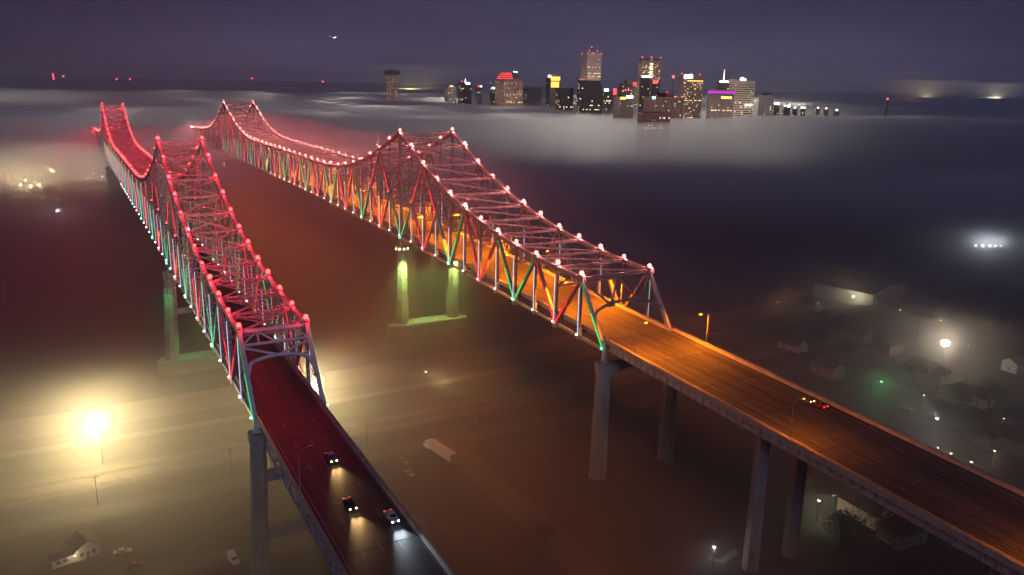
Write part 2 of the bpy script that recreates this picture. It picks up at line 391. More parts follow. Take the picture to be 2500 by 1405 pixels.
def make_bridge(B, label):
    x0, y0, a, Wd, z0, gr, cu = BX[B]
    old = B == 'L'
    root = empty('cantilever_bridge', (x0, y0, 0), a); tag(root, label, 'bridge', 'twin cantilever bridges over the river')
    st = M['steelL'] if old else M['steelR']; stb = M['steelLp'] if old else M['steelRb']
    Hn = HL if old else HR
    def H(k):
        if k > 44: k = 88 - k
        if k > 28: k = 56 - k
        if k <= 0: return 0
        if k <= 12: return Hn[k] - 1.0
        return HM.get(k, 23.3) - 1.0 + (0 if old else 0.2)
    def zb(s): return z0 + gr*s + (cu*s*s if s > 0 else 0)
    def bot(k, t): s = k*P; return Vector((t*Wd, s, zb(s)))
    def top(k, t): s = k*P; return Vector((t*Wd, s, zb(s) + H(k)))
    X = (1, 0, 0)
    cw, ch = (1.05, 1.25) if old else (1.35, 1.45)
    dw = 0.9 if old else 1.1
    def col(k): return 'green' if (k // 2) % 2 == 0 else 'red'
    def tube(p, q, colour, t, f0=0.02, f1=0.92, wd=None):  # added strip whose own glow imitates floodlight on the member
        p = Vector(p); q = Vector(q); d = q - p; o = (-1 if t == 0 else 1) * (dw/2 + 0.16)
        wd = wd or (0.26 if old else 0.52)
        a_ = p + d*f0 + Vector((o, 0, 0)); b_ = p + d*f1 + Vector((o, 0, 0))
        if t == 0 and p.y < 250 and colour != 'white':      # a strong tube below, a weaker one above, imitating floodlight fading up the steel
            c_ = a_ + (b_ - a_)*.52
            MB().beam(a_, c_, 0.14, wd).build('painted_uplight', M['tube_' + colour], root); MB().beam(c_ + (b_ - a_)*.015, b_, 0.12, wd*.8).build('painted_uplight', M['dim_' + colour], root)
        else: MB().beam(a_, b_, 0.14, wd).build('painted_uplight', M['tube_' + colour], root)
        if p.y < 480:
            put('floodlight_lens', lens_mesh(colour), root, a_ + Vector(((-.35 if t == 0 else .35), 0, 0)))
    def member(name, p, q, w_, h_, lace, mt):
        m_ = MB()
        if old and lace: m_.laced(p, q, w_, h_)
        else: m_.beam(p, q, w_, h_)
        return m_.build(name, mt, root)
    for t in (0, 1):
        for k in range(1, KEND):                       # top chord
            member('top_chord', top(k, t), top(k+1, t), cw, ch, False, st)
        for k in range(0, KEND):                       # bottom chord
            member('bottom_chord', bot(k, t), bot(k+1, t), 0.8, 1.0, False, stb)
        member('end_post', bot(0, t), top(1, t), 1.05, 1.15, False, stb)
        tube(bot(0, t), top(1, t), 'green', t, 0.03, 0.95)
        for k in range(1, KEND):                       # verticals
            heavy = k in (12, 44)
            lace = k < 26
            p, q = bot(k, t), top(k, t)
            member('vertical', p, q, 1.3 if heavy else (0.8 if old else 0.72), 1.3 if heavy else (0.75 if old else 0.66), lace, st)
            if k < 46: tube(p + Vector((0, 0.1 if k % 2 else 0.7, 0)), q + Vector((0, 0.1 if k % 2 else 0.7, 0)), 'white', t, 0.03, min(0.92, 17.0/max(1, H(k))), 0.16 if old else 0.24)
        pairs = []
        for k in (2, 4, 6): pairs += [(k, k-1), (k, k+1)]
        pairs += [(8, 7), (16, 17), (40, 39), (48, 49)]
        for k in list(range(18, 40, 2)) + list(range(50, KEND, 2)): pairs += [(k, k-1), (k, k+1)]
        for kb, kt in pairs:
            member('diagonal', bot(kb, t), top(kt, t), dw, dw*.95, kb < 26, st)
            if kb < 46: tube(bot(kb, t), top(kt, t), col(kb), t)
        for kb, kt in ((8, 10), (12, 10), (12, 14), (16, 14), (40, 42), (44, 42), (44, 46), (48, 46)):
            p, q = bot(kb, t), top(kt, t); mid = (p + q)/2
            member('diagonal', p, q, dw*1.05, dw, kb < 26, st)
            member('sub_diagonal', bot(kt, t), mid, dw*.75, dw*.7, kb < 26, st)
            if kb < 46:
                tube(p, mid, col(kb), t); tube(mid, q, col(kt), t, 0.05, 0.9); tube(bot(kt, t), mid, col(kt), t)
        for k in range(1, KEND + 1):                   # lamps on the chord nodes
            br, gl = lamp_mesh('red' if old else 'pink')
            o = put('chord_lamp', br, root, top(k, t) + Vector((0, 0, ch/2)))
            lvv = random.choice((.8, .9, 1, 1, 1.08, 1.15)); o.scale = (lvv, lvv, lvv)
            put('lamp_globe', gl, o)
            plight('chord_lamp_light', top(k, t) + Vector((0, 0, ch/2 + 1.15)), RED if old else PINK, (4600 if old else 4600) * (1.5 if k in (12, 44) else 1) * lvv**3, root, 0.45)
    for t in (0, 1):                                   # gusset plates at the joints
        for k in range(1, 40):
            for nd, big in ((top(k, t), 1.0), (bot(k, t), .95)):
                f = 1.15 if (k % 2 == 1) == (nd.z > bot(k, t).z + 1) else .8
                g_ = MB(); r_ = 1.55*f*big; xo = cw/2 + .045
                for sx in (-1, 1): g_.add([(nd.x + sx*xo + dx, nd.y + dy*r_, nd.z + dz_*r_) for dx in (-.03, .03) for dy, dz_ in ((-1,-.35),(-.5,-1),(.5,-1),(1,-.35),(1,.35),(.5,.8),(-.5,.8),(-1,.35))],
                                          [tuple(range(8))[::-1], tuple(range(8,16))] + [(i,(i+1)%8,8+(i+1)%8,8+i) for i in range(8)])
                g_.build('gusset_plate', st, root)
    for k in range(1, KEND):                           # bracing across
        a0, a1 = top(k, 0), top(k, 1)
        sw = 0.62 if old else 0.78
        m_ = MB()
        if old and k < 20: m_.laced(a0, a1, sw, sw*1.1, (0, 1, 0), 1.1)
        else: m_.beam(a0, a1, sw, sw*1.25, (0, 1, 0))
        m_.build('top_strut', st, root)
        b0, b1 = top(k+1, 0), top(k+1, 1)
        if old:
            MB().beam(a0, b1, .3, .3).build('lateral_brace', st, root); MB().beam(a1, b0, .3, .3).build('lateral_brace', st, root)
        else:
            MB().beam(b0, a1, .55, .6).build('lateral_brace', st, root)
        if k > 1 and k < 50:
            f_ = MB(); h = H(k); lv_ = [0, 6.5] + ([16] if h > 27 else []) + ([26] if h > 40 else []) + ([34] if h > 47 else [])
            if old or k % 2 == 0 or h > 27:
                for z1, z2 in zip(lv_, lv_[1:]):
                    d1, d2 = Vector((0,0,-z1)), Vector((0,0,-z2))
                    f_.beam(a0 + d2, a1 + d2, .42, .45, (0, 1, 0))
                    mid = (a0 + a1)/2
                    if old:
                        f_.beam(a0 + d1, a1 + d2, .3, .3, (0, 1, 0)); f_.beam(a1 + d1, a0 + d2, .3, .3, (0, 1, 0))
                    else:
                        f_.beam(a0 + d2, mid + d1, .36, .36, (0, 1, 0)); f_.beam(a1 + d2, mid + d1, .36, .36, (0, 1, 0))
                f_.build('sway_frame', st, root)
            else:
                f_.beam(a0 + Vector((.4,0,-5)), a0 + Vector((5,0,-.4)), .36, .36, (0,1,0)); f_.beam(a1 + Vector((-.4,0,-5)), a1 + Vector((-5,0,-.4)), .36, .36, (0,1,0))
                f_.build('knee_brace', st, root)
    # portal frame in the plane of the end posts
    e0 = bot(0, 0); ev = top(1, 0) - bot(0, 0); ny = Vector((1,0,0)).cross(ev.normalized())
    def pp(u, v): return e0 + Vector((u*Wd, 0, 0)) + ev*v
    pf = MB(); pw = 0.75
    def pb(u0_, v0_, u1_, v1_, w1=0.6, d1=0.6): pf.beam(pp(u0_, v0_), pp(u1_, v1_), w1, d1, ev)
    pf.beam(pp(0, .985), pp(1, .985), 1.0, .8, ev)
    lo = 0.60 if old else 0.50
    n = 14; arch = []
    for i in range(n + 1):
        u = i/n; e = abs(2*u - 1); arch.append((u, lo + (0.075 if old else 0.13)*(1 - e**2.0) - (0.14 if old else 0.05)*max(0, (e - .80)/.20)**2))
    for (u_, v_), (u2, v2) in zip(arch, arch[1:]): pf.beam(pp(u_, v_), pp(u2, v2), .85, .7, ev)
    if old:
        pb(0, .83, 1, .83, .7)
        xs = [0, .25, .5, .75, 1]
        for i in range(4):
            va, vb_ = (.83, .98) if i % 2 == 0 else (.98, .83)
            pb(xs[i], va, xs[i+1], vb_, .42, .4)
        for u in (.25, .75): pb(u, .83, u, .98, .42, .4)
        pb(.02, .80, .5, .675, .55, .5); pb(.98, .80, .5, .675, .55, .5)
    else:
        pb(0, .97, .28, .60, .6); pb(.5, .97, .30, .60, .6); pb(.5, .97, .70, .60, .6); pb(1, .97, .72, .60, .6)
        for u, v_ in ((.5, .955), (.29, .60), (.71, .60)): pf.beam(pp(u-.045, v_), pp(u+.045, v_), 1.7, .74, ev)
    pf.build('portal_frame', stb if old else st, root)
    # deck, kerbs, parapets
    dz = 1.2 if old else 3.0
    l0, l1 = (0.55, Wd - 0.75) if old else (1.6, Wd - 1.6)
    def run(s0, s1, step, fn):
        n_ = max(1, round((s1 - s0)/step)); 
        for i in range(n_): fn(s0 + (s1-s0)*i/n_, s0 + (s1-s0)*(i+1)/n_)
    def slab(s0, s1, gap=.12):
        w0, w1 = (l0, l1)
        if s1 <= 0.1: w0, w1 = (0.3, Wd - 1.0) if old else (0.2, Wd - 0.2)
        m_ = MB(); za, zc = zb(s0) + dz, zb(s1) + dz; s1 -= gap
        m_.add([(w0,s0,za-.45),(w1,s0,za-.45),(w1,s1,zc-.45),(w0,s1,zc-.45),(w0,s0,za),(w1,s0,za),(w1,s1,zc),(w0,s1,zc)], BOXF)
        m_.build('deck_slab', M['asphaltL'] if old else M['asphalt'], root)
    S0 = -118.0 if old else -190.0
    run(S0, 0, 17.0 if old else 21.0, slab); run(0, KEND*P, 30, slab)
    for t in (0, 1):
        for nm, sa, sb in (('parapet', S0, 0), ('parapet', 0, KEND*P)):
            pm = MB(); w0, w1 = (l0, l1)
            if sb <= 0.1: w0, w1 = (0.3, Wd - 1.0) if old else (0.2, Wd - 0.2)
            xe = w0 if t == 0 else w1; sg = -1 if t == 0 else 1
            prof = [(0, -.6), (-.42*1, .0), (-.20, .35), (-.14, 1.0), (.16, 1.0), (.16, -.6)]
            n_ = max(2, int((sb - sa)/15)); rows = []
            for i in range(n_ + 1):
                s_ = sa + (sb-sa)*i/n_; rows.append([(xe + sg*(px + .16 if px < 0 else px + .16), s_, zb(s_) + dz + pz) for px, pz in prof])
            q = len(prof)
            vs = [v for r_ in rows for v in r_]; fs = []
            for i in range(n_):
                for j in range(q): fs.append((i*q+j, i*q+(j+1) % q, (i+1)*q+(j+1) % q, (i+1)*q+j))
            pm.add(vs, fs)
            po = pm.build(nm, M['barrier'], root)
            rl = MB()
            for i in range(n_):
                s_a, s_b = sa + (sb-sa)*i/n_, sa + (sb-sa)*(i+1)/n_; xr = xe + sg*.2
                rl.beam((xr, s_a, zb(s_a)+dz+1.32), (xr, s_b, zb(s_b)+dz+1.32), .1, .1)
                for j in range(5):
                    s_c = s_a + (s_b-s_a)*j/5; rl.beam((xr, s_c, zb(s_c)+dz+.95), (xr, s_c, zb(s_c)+dz+1.32), .08, .08)
            rl.build('handrail', M['pole'], po)
    # lane lines
    lanes = (4 if old else 6)
    def paint(x, s_a, s_b, wd, mt, nm='lane_line'):
        m_ = MB(); n_ = max(1, int((s_b-s_a)/15))
        for i in range(n_):
            a_, b_ = s_a + (s_b-s_a)*i/n_, s_a + (s_b-s_a)*(i+1)/n_
            m_.add([(x-wd/2,a_,zb(a_)+dz+.02),(x+wd/2,a_,zb(a_)+dz+.02),(x+wd/2,b_,zb(b_)+dz+.02),(x-wd/2,b_,zb(b_)+dz+.02)], [(0,1,2,3)])
        return m_
    la, lb = l0 + .9, l1 - .9
    for x in (la, lb): paint(x, S0, 400, .16, None).build('edge_line', M['yellow_paint' if x == la and not old else 'paint'], root)
    for i in range(1, lanes):
        x = la + (lb-la)*i/lanes; s_ = S0
        while s_ < 90:
            MB().add([(x-.07,s_,zb(s_)+dz+.02),(x+.07,s_,zb(s_)+dz+.02),(x+.07,s_+3,zb(s_+3)+dz+.02),(x-.07,s_+3,zb(s_+3)+dz+.02)], [(0,1,2,3)]).build('lane_dash', M['paint'], root); s_ += 12
    # floor beams under the deck
    for k in range(0, KEND):
        p = bot(k, 0); q = bot(k, 1); MB().beam(p + Vector((.4,0,dz-1.2)), q + Vector((-.4,0,dz-1.2)), .5, 1.3, (0, 1, 0)).build('floor_beam', st, root)
    if not old:
        for t in (0, 1):
            for k in range(0, KEND): p = bot(k, t); MB().beam(p, p + Vector((0, 0, dz + .2)), .9, 1.5).build('hanger_plate', stb, root)
    # approach structure
    if old:
        zs = lambda s_: zb(s_) + dz - .9
        for t, x in ((0, 1.3), (1, Wd - 2.0)):
            s_ = -6.0; i = 0
            while s_ > S0:
                s2 = s_ - 7.0
                MB().beam((x,s_,zs(s_)), (x,s2,zs(s2)), .5, .6).build('approach_chord', st, root)
                MB().beam((x,s_,zs(s_)-6), (x,s2,zs(s2)-6), .5, .6).build('approach_chord', st, root)
                MB().laced((x,s_,zs(s_)-6), (x,s_,zs(s_)), .45, .45).build('approach_post', st, root)
                if i % 2 == 0: MB().laced((x,s_,zs(s_)), (x,s2,zs(s2)-6), .5, .45).build('approach_diagonal', st, root)
                else: MB().laced((x,s_,zs(s_)-6), (x,s2,zs(s2)), .5, .45).build('approach_diagonal', st, root)
                if t == 0: MB().beam((x,s_,zs(s_)-6), (Wd-2,s_,zs(s_)-6), .4, .4, (0,1,0)).build('approach_strut', st, root)
                s_ = s2; i += 1
    else:
        for x in (1.0, 8.0, 14.3, 20.6, Wd - 1.0):
            run(S0, -1.5, 20, lambda sa, sb, x=x: MB().beam((x,sa,zb(sa)+dz-1.75), (x,sb,zb(sb)+dz-1.75), .5, 2.6).build('girder', M['steelRb'] if x < 2 else st, root))
        for i in range(0, 60):
            s_ = -3 - i*3.1; MB().beam((0.62, s_, zb(s_)+dz-2.9), (0.62, s_, zb(s_)+dz-.6), .26, .14).build('web_stiffener', M['steelRb'], root)
    # piers
    def octo(cx, cy, rx, ry):
        c_ = .42; return [(cx+rx*c_,cy-ry),(cx+rx,cy-ry*c_),(cx+rx,cy+ry*c_),(cx+rx*c_,cy+ry),(cx-rx*c_,cy+ry),(cx-rx,cy+ry*c_),(cx-rx,cy-ry*c_),(cx-rx*c_,cy-ry)]
    def column(m_, cx, cy, rb, rtp, zA, zB, ox=0):
        n_ = max(3, int((zB - zA)/3.2))
        def ringv(f, k_=1.0): r_ = rb + (rtp-rb)*f; return [(x, y, zA + (zB-zA)*f) for x, y in octo(cx + ox*(1-f), cy, r_*k_, r_*1.05*k_)]
        vs, fs = [], []
        for j in range(n_):
            f0, f1 = j/n_, (j+1)/n_; g2 = .035/n_*4
            for f, k_ in ((f0 + g2*.2, .965), (f0 + g2, 1.0), (f1 - g2, 1.0), (f1 - g2*.2, .965)): vs += ringv(f, k_)
        m2 = len(vs)//8
        for j in range(m2-1):
            for i in range(8): fs.append((j*8+i, j*8+(i+1)%8, (j+1)*8+(i+1)%8, (j+1)*8+i))
        fs += [tuple(range(8))[::-1], tuple(range((m2-1)*8, m2*8))]
        m_.add(vs, fs)
    def pier(s_, zt, l_, r_, rb, rtp, footing, splay=0, beams=()):
        m_ = MB(); zf = 6.0 if footing else -.2
        column(m_, l_, s_, rb, rtp, zf, zt, -splay); column(m_, r_, s_, rb, rtp, zf, zt, splay)
        for x in (l_, r_): m_.prism(octo(x, s_, rtp*1.22, rtp*1.25), zt - 2.6, zt)
        # haunched cross beam
        n_ = 10; hb = (r_ - l_)
        for i in range(n_):
            u, u2 = i/n_, (i+1)/n_; e = lambda u: 2.0 + 4.2*abs(2*u-1)**2.2
            m_.add([(l_+hb*u, s_-1.2, zt-.4-e(u)),(l_+hb*u2, s_-1.2, zt-.4-e(u2)),(l_+hb*u2, s_+1.2, zt-.4-e(u2)),(l_+hb*u, s_+1.2, zt-.4-e(u)),
                    (l_+hb*u, s_-1.2, zt-.4),(l_+hb*u2, s_-1.2, zt-.4),(l_+hb*u2, s_+1.2, zt-.4),(l_+hb*u, s_+1.2, zt-.4)], BOXF)
        for zq in beams: m_.box(l_ - splay*(zt-zq)/zt, r_ + splay*(zt-zq)/zt, s_-1.0, s_+1.0, zq-1.3, zq+1.3)
        o = m_.build('pier', M['concrete'], root)
        if footing:
            f_ = MB(); pl = []
            for i in range(12): t_ = -math.pi/2 + math.pi*i/11; pl.append((r_ + 3 + 5.2*math.cos(t_), s_ + 5.6*math.sin(t_)))
            for i in range(12): t_ = math.pi/2 + math.pi*i/11; pl.append((l_ - 3 + 5.2*math.cos(t_), s_ + 5.6*math.sin(t_)))
            f_.prism(pl, -.3, 5.4); f_.prism([((x-(l_+r_)/2)*.965+(l_+r_)/2, (y-s_)*.9+s_) for x, y in pl], 5.4, 6.05)
            f_.build('footing', M['concrete'], o)
        # bearings
        for x in (0, Wd):
            if s_ > -5: q = MB(); q.beam((x, s_, zt - .05), (x, s_, zb(s_) - .2), 1.1, 1.4); q.box(x-.95, x+.95, s_-1.1, s_+1.1, zt - .02, zt + .55); q.build('bearing', stb, root)
        return o
    if old:
        pier(0, zb(0) - 3.2, .4, Wd - .4, 2.3, 1.9, False, 1.6, (30, 14)); pier(180, zb(180) - 3.4, 0, Wd, 3.0, 2.4, True, 2.0, (28,)); pier(660, zb(660) - 3.4, 0, Wd, 3.0, 2.4, True, 2.0, (28,))
        pier(-104, zb(-104) - 7.6, 1.6, Wd - 2.2, 1.7, 1.5, False, 0.6)
    else:
        pier(0, zb(0) - 4.2, 0, Wd, 2.9, 2.3, False, 0.4); pier(180, zb(180) - 4.2, 0, Wd, 3.3, 2.6, True, .4); pier(660, zb(660) - 4.2, 0, Wd, 3.3, 2.6, True, .4)
        for s_ in (-64, -128): pier(s_, zb(s_) + dz - 3.2, 6.6, 21.6, 2.1, 1.8, False, .2)
    return root, zb, dz
bridgeL, zbL, dzL = make_bridge('L', 'narrower old steel truss bridge lined with deep red lamps')
bridgeR, zbR, dzR = make_bridge('R', 'wider steel truss bridge lined with rosy white lamps and an amber roadway')

# floodlights on the river piers
GY = (0.62, 1.0, 0.22)
for x in (-2.0, 2.4, 26.6, 31.0):
    slight('pier_floodlight', (x, 180 - 6.5, zbR(180) - 5), (x*.98 + .3, 180 - 2.6, 8), GY, 120000, 52, bridgeR, .4)
slight('pier_floodlight', (14.3, 180 - 8, zbR(180) - 6), (14.3, 180, 6), GY, 110000, 60, bridgeR, .4)
for x, y in ((-4.5, 178), (-1.5, 174.5)):
    slight('pier_floodlight', (x, y, zbL(180) - 4), (x - 2.2, y + 1.5, 6), (0.05, 1.0, 0.18), 12000, 40, bridgeL, .4)
slight('pier_floodlight', (8.8, 172, 30), (8.8, 177, 6), (0.05, 1.0, 0.18), 30000, 70, bridgeL, .4)
PLM = emis('pier_lamp_face', (0.75, 1.0, 0.45), 2.5)
for dx, dy in ((-2.2,-2.6),(0,-3.3),(2.2,-2.6),(-3.3,-1)):
    MB().box(dx-.5, dx+.5, 180+dy-.3, 180+dy+.3, zbR(180)-5.6, zbR(180)-4.6).build('pier_lamp', PLM, bridgeR)

# ---------------------------------------------------------------- street lamps on the decks
def street_lamp(loc, rz, h, arm, lensmat, label, col=None, watts=0, group=None, spot=150, big=.32):
    o = empty('street_lamp', loc, rz)
    MB().cyl((0,0,0), (0,0,h), .13, .07, 8).build('pole', M['pole'], o)
    MB().box(-.22,.22,-.22,.22,0,.35).build('base', M['pole'], o)
    a_ = MB(); n = 5; pts = [Vector((arm*i/n, 0, h - .1 + .7*math.sin(math.pi/2*i/n))) for i in range(n+1)]
    for p, q in zip(pts, pts[1:]): a_.cyl(p, q, .055, .05, 6)
    a_.build('arm', M['pole'], o)
    hd = MB(); hd.box(arm-.15, arm+.75, -.2, .2, h+.55, h+.75); hd.build('head', M['pole'], o)
    ln = MB(); ln.ball((arm+.32, 0, h+.45), big, 0, .55); ln.build('lens', lensmat or M['glass'], o)
    if watts:
        if spot: slight('street_lamp_light', (arm+.32, 0, h+.3), (arm+.32, 0, 0), col, watts, spot, o, .25, .15)
        else: plight('street_lamp_light', (arm+.32, 0, h+.3), col, watts, o, .25)
    return tag(o, label, 'street lamp', group)
def on_deck(B, lat, s):
    z = (zbL(s)+dzL) if B == 'L' else (zbR(s)+dzR); return W(B, lat, s, z + .02)
ORD = ['', 'first', 'second', 'third', 'fourth', 'fifth', 'sixth', 'seventh', 'eighth', 'ninth', 'tenth', 'eleventh', 'twelfth']
aR = BX['R'][2]; aL = BX['L'][2]; WR = BX['R'][3]; WL = BX['L'][3]
for i in range(-2, 12):
    s_ = -16 + (62*i if i < 1 else 62 + 44*(i - 1) - 14)
    for t in (0, 1):
        if i < 0 and t == 0: lab = ('amber street lamp on near parapet of amber approach road, far below the truss', 'dim amber street lamp on near parapet beside the red tail lights')[i+2]
        elif i < 0: lab = ('unlit street lamp pole on far parapet at the very end of the amber approach', 'unlit street lamp pole on far parapet beside the green lamp')[i+2]
        elif i == 0: lab = ('glowing amber street lamp on near parapet just outside the portal', 'amber street lamp standing off the far parapet beyond the portal')[t]
        else: lab = '%s amber street lamp from the portal inside the rosy truss, on its %s side' % (ORD[i], 'near' if t == 0 else 'far')
        lit = not (i < 0 and t == 1)
        dim = i == -1
        ox = (0.15 if t == 0 else WR - .15) if s_ < 5 else (1.5 if t == 0 else WR - 1.5)
        if i == 0 and t == 1: ox = WR + .2
        street_lamp(on_deck('R', ox, s_), aR + (0 if t == 0 else math.pi), 10.5, 3.0, M['lamp_amber'] if lit else None, lab,
                    AMBER, (11000 if dim else 12000 if i == -2 else 40000 if i == 0 else 62000) if lit else 0, 'street lamps on the amber lit bridge', 160 if i < 1 else 146, .55 if lit and not dim else .3)
for i in range(-1, 11):
    s_ = -42.6 + 62*i
    if i in (1, 2): continue
    lit = i > 2
    lab = {-1: 'unlit thin lamp pole on dark bridge near the bottom edge', 0: 'unlit thin lamp pole on near parapet of dark approach road'}.get(i, '%s amber street lamp inside the red lit truss, counted from its near tower' % ORD[i-2])
    street_lamp(on_deck('L', 0.35, s_), aL, 9.5, 2.2, M['lamp_amber'] if lit else None, lab, AMBER, 9000 if lit else 0, 'street lamps on the red lit bridge')
street_lamp(on_deck('L', WL - .6, -4), aL + math.pi, 9.5, 2.2, None, 'unlit lamp pole standing beside the foot of the red portal', group='street lamps on the red lit bridge')

# ---------------------------------------------------------------- cars
def car(loc, rz, paint, hm, label, tail=True, beam=0, col=None):
    o = empty('car', loc, rz)                     # front towards local -Y
    prof = [(-2.25,.35),(-2.3,.62),(-2.1,.78),(-1.15,.95),(-.45,1.42),(.75,1.46),(1.6,1.02),(2.15,.96),(2.28,.6),(2.2,.33)]
    body = MB(); secs = [(-.88, .90), (-.80, 1.0), (.80, 1.0), (.88, .90)]
    n = len(prof); vs = []
    for x, f in secs:
        for y, z in prof:
            taper = 1 - .22*max(0, (z-.95)/.5); vs.append((x*taper, y, .35 + (z-.35)*f if z < 1 else z - (1-f)*.2))
    fs = []
    for i in range(3):
        for j in range(n): fs.append((i*n+j, i*n+(j+1)%n, (i+1)*n+(j+1)%n, (i+1)*n+j))
    fs += [tuple(range(n)), tuple(range(3*n, 4*n))[::-1]]
    body.add(vs, fs); body.build('body', paint, o)
    gl = MB(); gl.add([(-.66,-1.1,.99),(.66,-1.1,.99),(.58,-.5,1.40),(-.58,-.5,1.40)], [(0,1,2,3)]); gl.build('windscreen', M['glass'], o)
    gl = MB(); gl.add([(.60,.82,1.42),(-.60,.82,1.42),(-.68,1.52,1.09),(.68,1.52,1.09)], [(0,1,2,3)]); gl.build('rear_window', M['glass'], o)
    for sx in (-1, 1):
        gl = MB(); gl.add([(sx*.83,-.85,1.02),(sx*.83,1.2,1.02),(sx*.755,.7,1.36),(sx*.755,-.4,1.36)], [(0,1,2,3)]); gl.build('side_window', M['glass'], o)
        for sy in (-1.4, 1.35):
            MB().cyl((sx*.62, sy, .33), (sx*.89, sy, .33), .33, .33, 12).build('wheel', M['tyre'], o)
        MB().ball((sx*.62, -2.24, .68), .17, 0, .7).build('headlight', hm, o)
        MB().box(sx*.66-.17, sx*.66+.17, 2.2, 2.3, .74, .9).build('tail_light', M['tail'], o)
    if beam:
        for sx in (-.6, .6): slight('headlight_beam', (sx, -2.5, .7), (sx, -22, -.4), col, beam, 46, o, .1, .8)
    return tag(o, label, 'car', 'cars crossing the bridges')
WARM = (1.0, .62, .22)
car(on_deck('L', 10.3, -31), aL, M['car_grey'], M['head_warm'], 'car with warm headlights closest to the red portal on the dark deck', beam=2600, col=WARM)
car(on_deck('L', 7.9, -52), aL, M['car_black'], M['head_warm'], 'black car with warm headlights in the middle of the dark deck', beam=3600, col=WARM)
car(on_deck('L', 13.8, -60), aL, M['car_silver'], M['head_cool'], 'silver car with cool white headlights by the far parapet of the dark deck', beam=4200, col=(.78, .92, 1))
car(on_deck('R', 24.4, -66), aR + math.pi, M['car_red'], M['head_warm'], 'red car showing its tail lights on the amber approach road', beam=700, col=WARM)

OFF = mat('unlit_lamp_glass', (.35, .35, .35), .2)
def parked(x, y, rz, paint, label):
    p = ground(x, y); o = car((p.x, p.y, .04), rz, paint, OFF, label)
    for ch in o.children:
        if ch.name.startswith('tail_light'): ch.data.materials[0] = M['car_red']
    o['group'] = 'cars parked on the ground'
parked(300, 1352, aL + 1.5, M['car_silver'], 'silver car parked right of the white house'); parked(330, 1385, aL + 1.5, M['car_red'], 'dark red car parked in the lower left street')
parked(985, 1130, aR + .1, M['car_grey'], 'grey car parked left of the lorry'); parked(1000, 1160, aR + .1, M['car_silver'], 'silver car parked below the grey one left of the lorry')
parked(2215, 1000, aR, M['car_silver'], 'silver car parked on the street under the small warm lamp'); parked(2345, 1055, aR, M['car_blue'], 'blue car parked near the row of small warm lamps'); parked(2060, 760, aR + 1.5, M['car_silver'], 'silver car parked before the white warehouse'); parked(2030, 752, aR + 1.5, M['car_grey'], 'grey car parked before the white warehouse')
# ---------------------------------------------------------------- lorry, van
def lorry(loc, rz):
    o = empty('lorry', loc, rz)
    cab = MB(); pr = [(-2.6,.6),(-2.6,2.1),(-2.1,2.4),(-1.4,3.3),(0.4,3.9),(.4,.6)]
    n = len(pr); vs = [(x,y,z) for x in (-1.2,1.2) for y,z in pr]; cab.add(vs, [(i,n+i,n+(i+1)%n,(i+1)%n) for i in range(n)] + [tuple(range(n)), tuple(range(n,2*n))[::-1]])
    cb = cab.build('cab', M['white_paint'], o)
    g_ = MB(); g_.add([(-1.05,-2.10,2.46),(1.05,-2.10,2.46),(1.05,-1.46,3.26),(-1.05,-1.46,3.26)], [(0,1,2,3)]); g_.v = [(x, y-.03, z+.03) for x,y,z in g_.v]; g_.build('windscreen', M['glass'], cb)
    for sx in (-1, 1):
        g_ = MB(); x = sx*1.215; g_.add([(x,-1.7,2.2),(x,-.5,2.2),(x,-.5,3.1),(x,-1.3,3.1)], [(0,1,2,3)]); g_.build('side_window', M['glass'], cb)
    MB().box(-.5,.5,-2.3,4.5,.7,1.0).build('chassis', M['dark_metal'], o)
    tr = MB(); tr.box(-1.3,1.3,1.0,15.2,1.25,4.1); tr_o = tr.build('trailer', M['trailer'], o)
    rb = MB()
    for i in range(13):
        for sx in (-1, 1): rb.box(sx*1.3-.03, sx*1.3+.03, 1.4+i*1.1, 1.5+i*1.1, 1.3, 4.05)
    rb.build('trailer_ribs', M['white_paint'], tr_o)
    MB().box(-1.22,-.03,15.2,15.26,1.35,4.0).build('trailer_door', M['siding2'], tr_o); MB().box(.03,1.22,15.2,15.26,1.35,4.0).build('trailer_door', M['siding2'], tr_o)
    for y in (-1.7, 1.9, 3.1, 12.2, 13.4):
        for sx in (-1, 1): MB().cyl((sx*.75,y,.52),(sx*1.24,y,.52),.52,.52,12).build('wheel', M['tyre'], o)
    return tag(o, 'white lorry with long box trailer parked alone on the ground', 'lorry')
pa, pb_ = ground(1050, 1085, 2), ground(1115, 1128, 2); d_ = (pa - pb_); lorry(Vector(((pa.x, pa.y, .03))), math.atan2(d_.y, d_.x) + math.pi/2)
def van(loc, rz):
    o = empty('van', loc, rz); b = MB(); pr = [(-2.6,.4),(-2.6,1.1),(-1.7,1.35),(-1.0,2.2),(2.5,2.3),(2.6,.4)]; n = len(pr)
    vs = [(x*(1 if z < 1.4 else .9),y,z) for x in (-.98,.98) for y,z in pr]; b.add(vs, [(i,n+i,n+(i+1)%n,(i+1)%n) for i in range(n)] + [tuple(range(n)), tuple(range(n,2*n))[::-1]]); b.build('body', M['white_paint'], o)
    g_ = MB(); g_.add([(-.85,-1.66,1.44),(.85,-1.66,1.44),(.8,-1.1,2.12),(-.8,-1.1,2.12)], [(0,1,2,3)]); g_.build('windscreen', M['glass'], o)
    for sx in (-1, 1):
        for y in (-1.7, 1.6): MB().cyl((sx*.72,y,.36),(sx*1.0,y,.36),.36,.36,12).build('wheel', M['tyre'], o)
    return tag(o, 'white van parked on the dark street left of the bridge leg', 'van')
van(ground(570, 1372, .03), aL + .15)

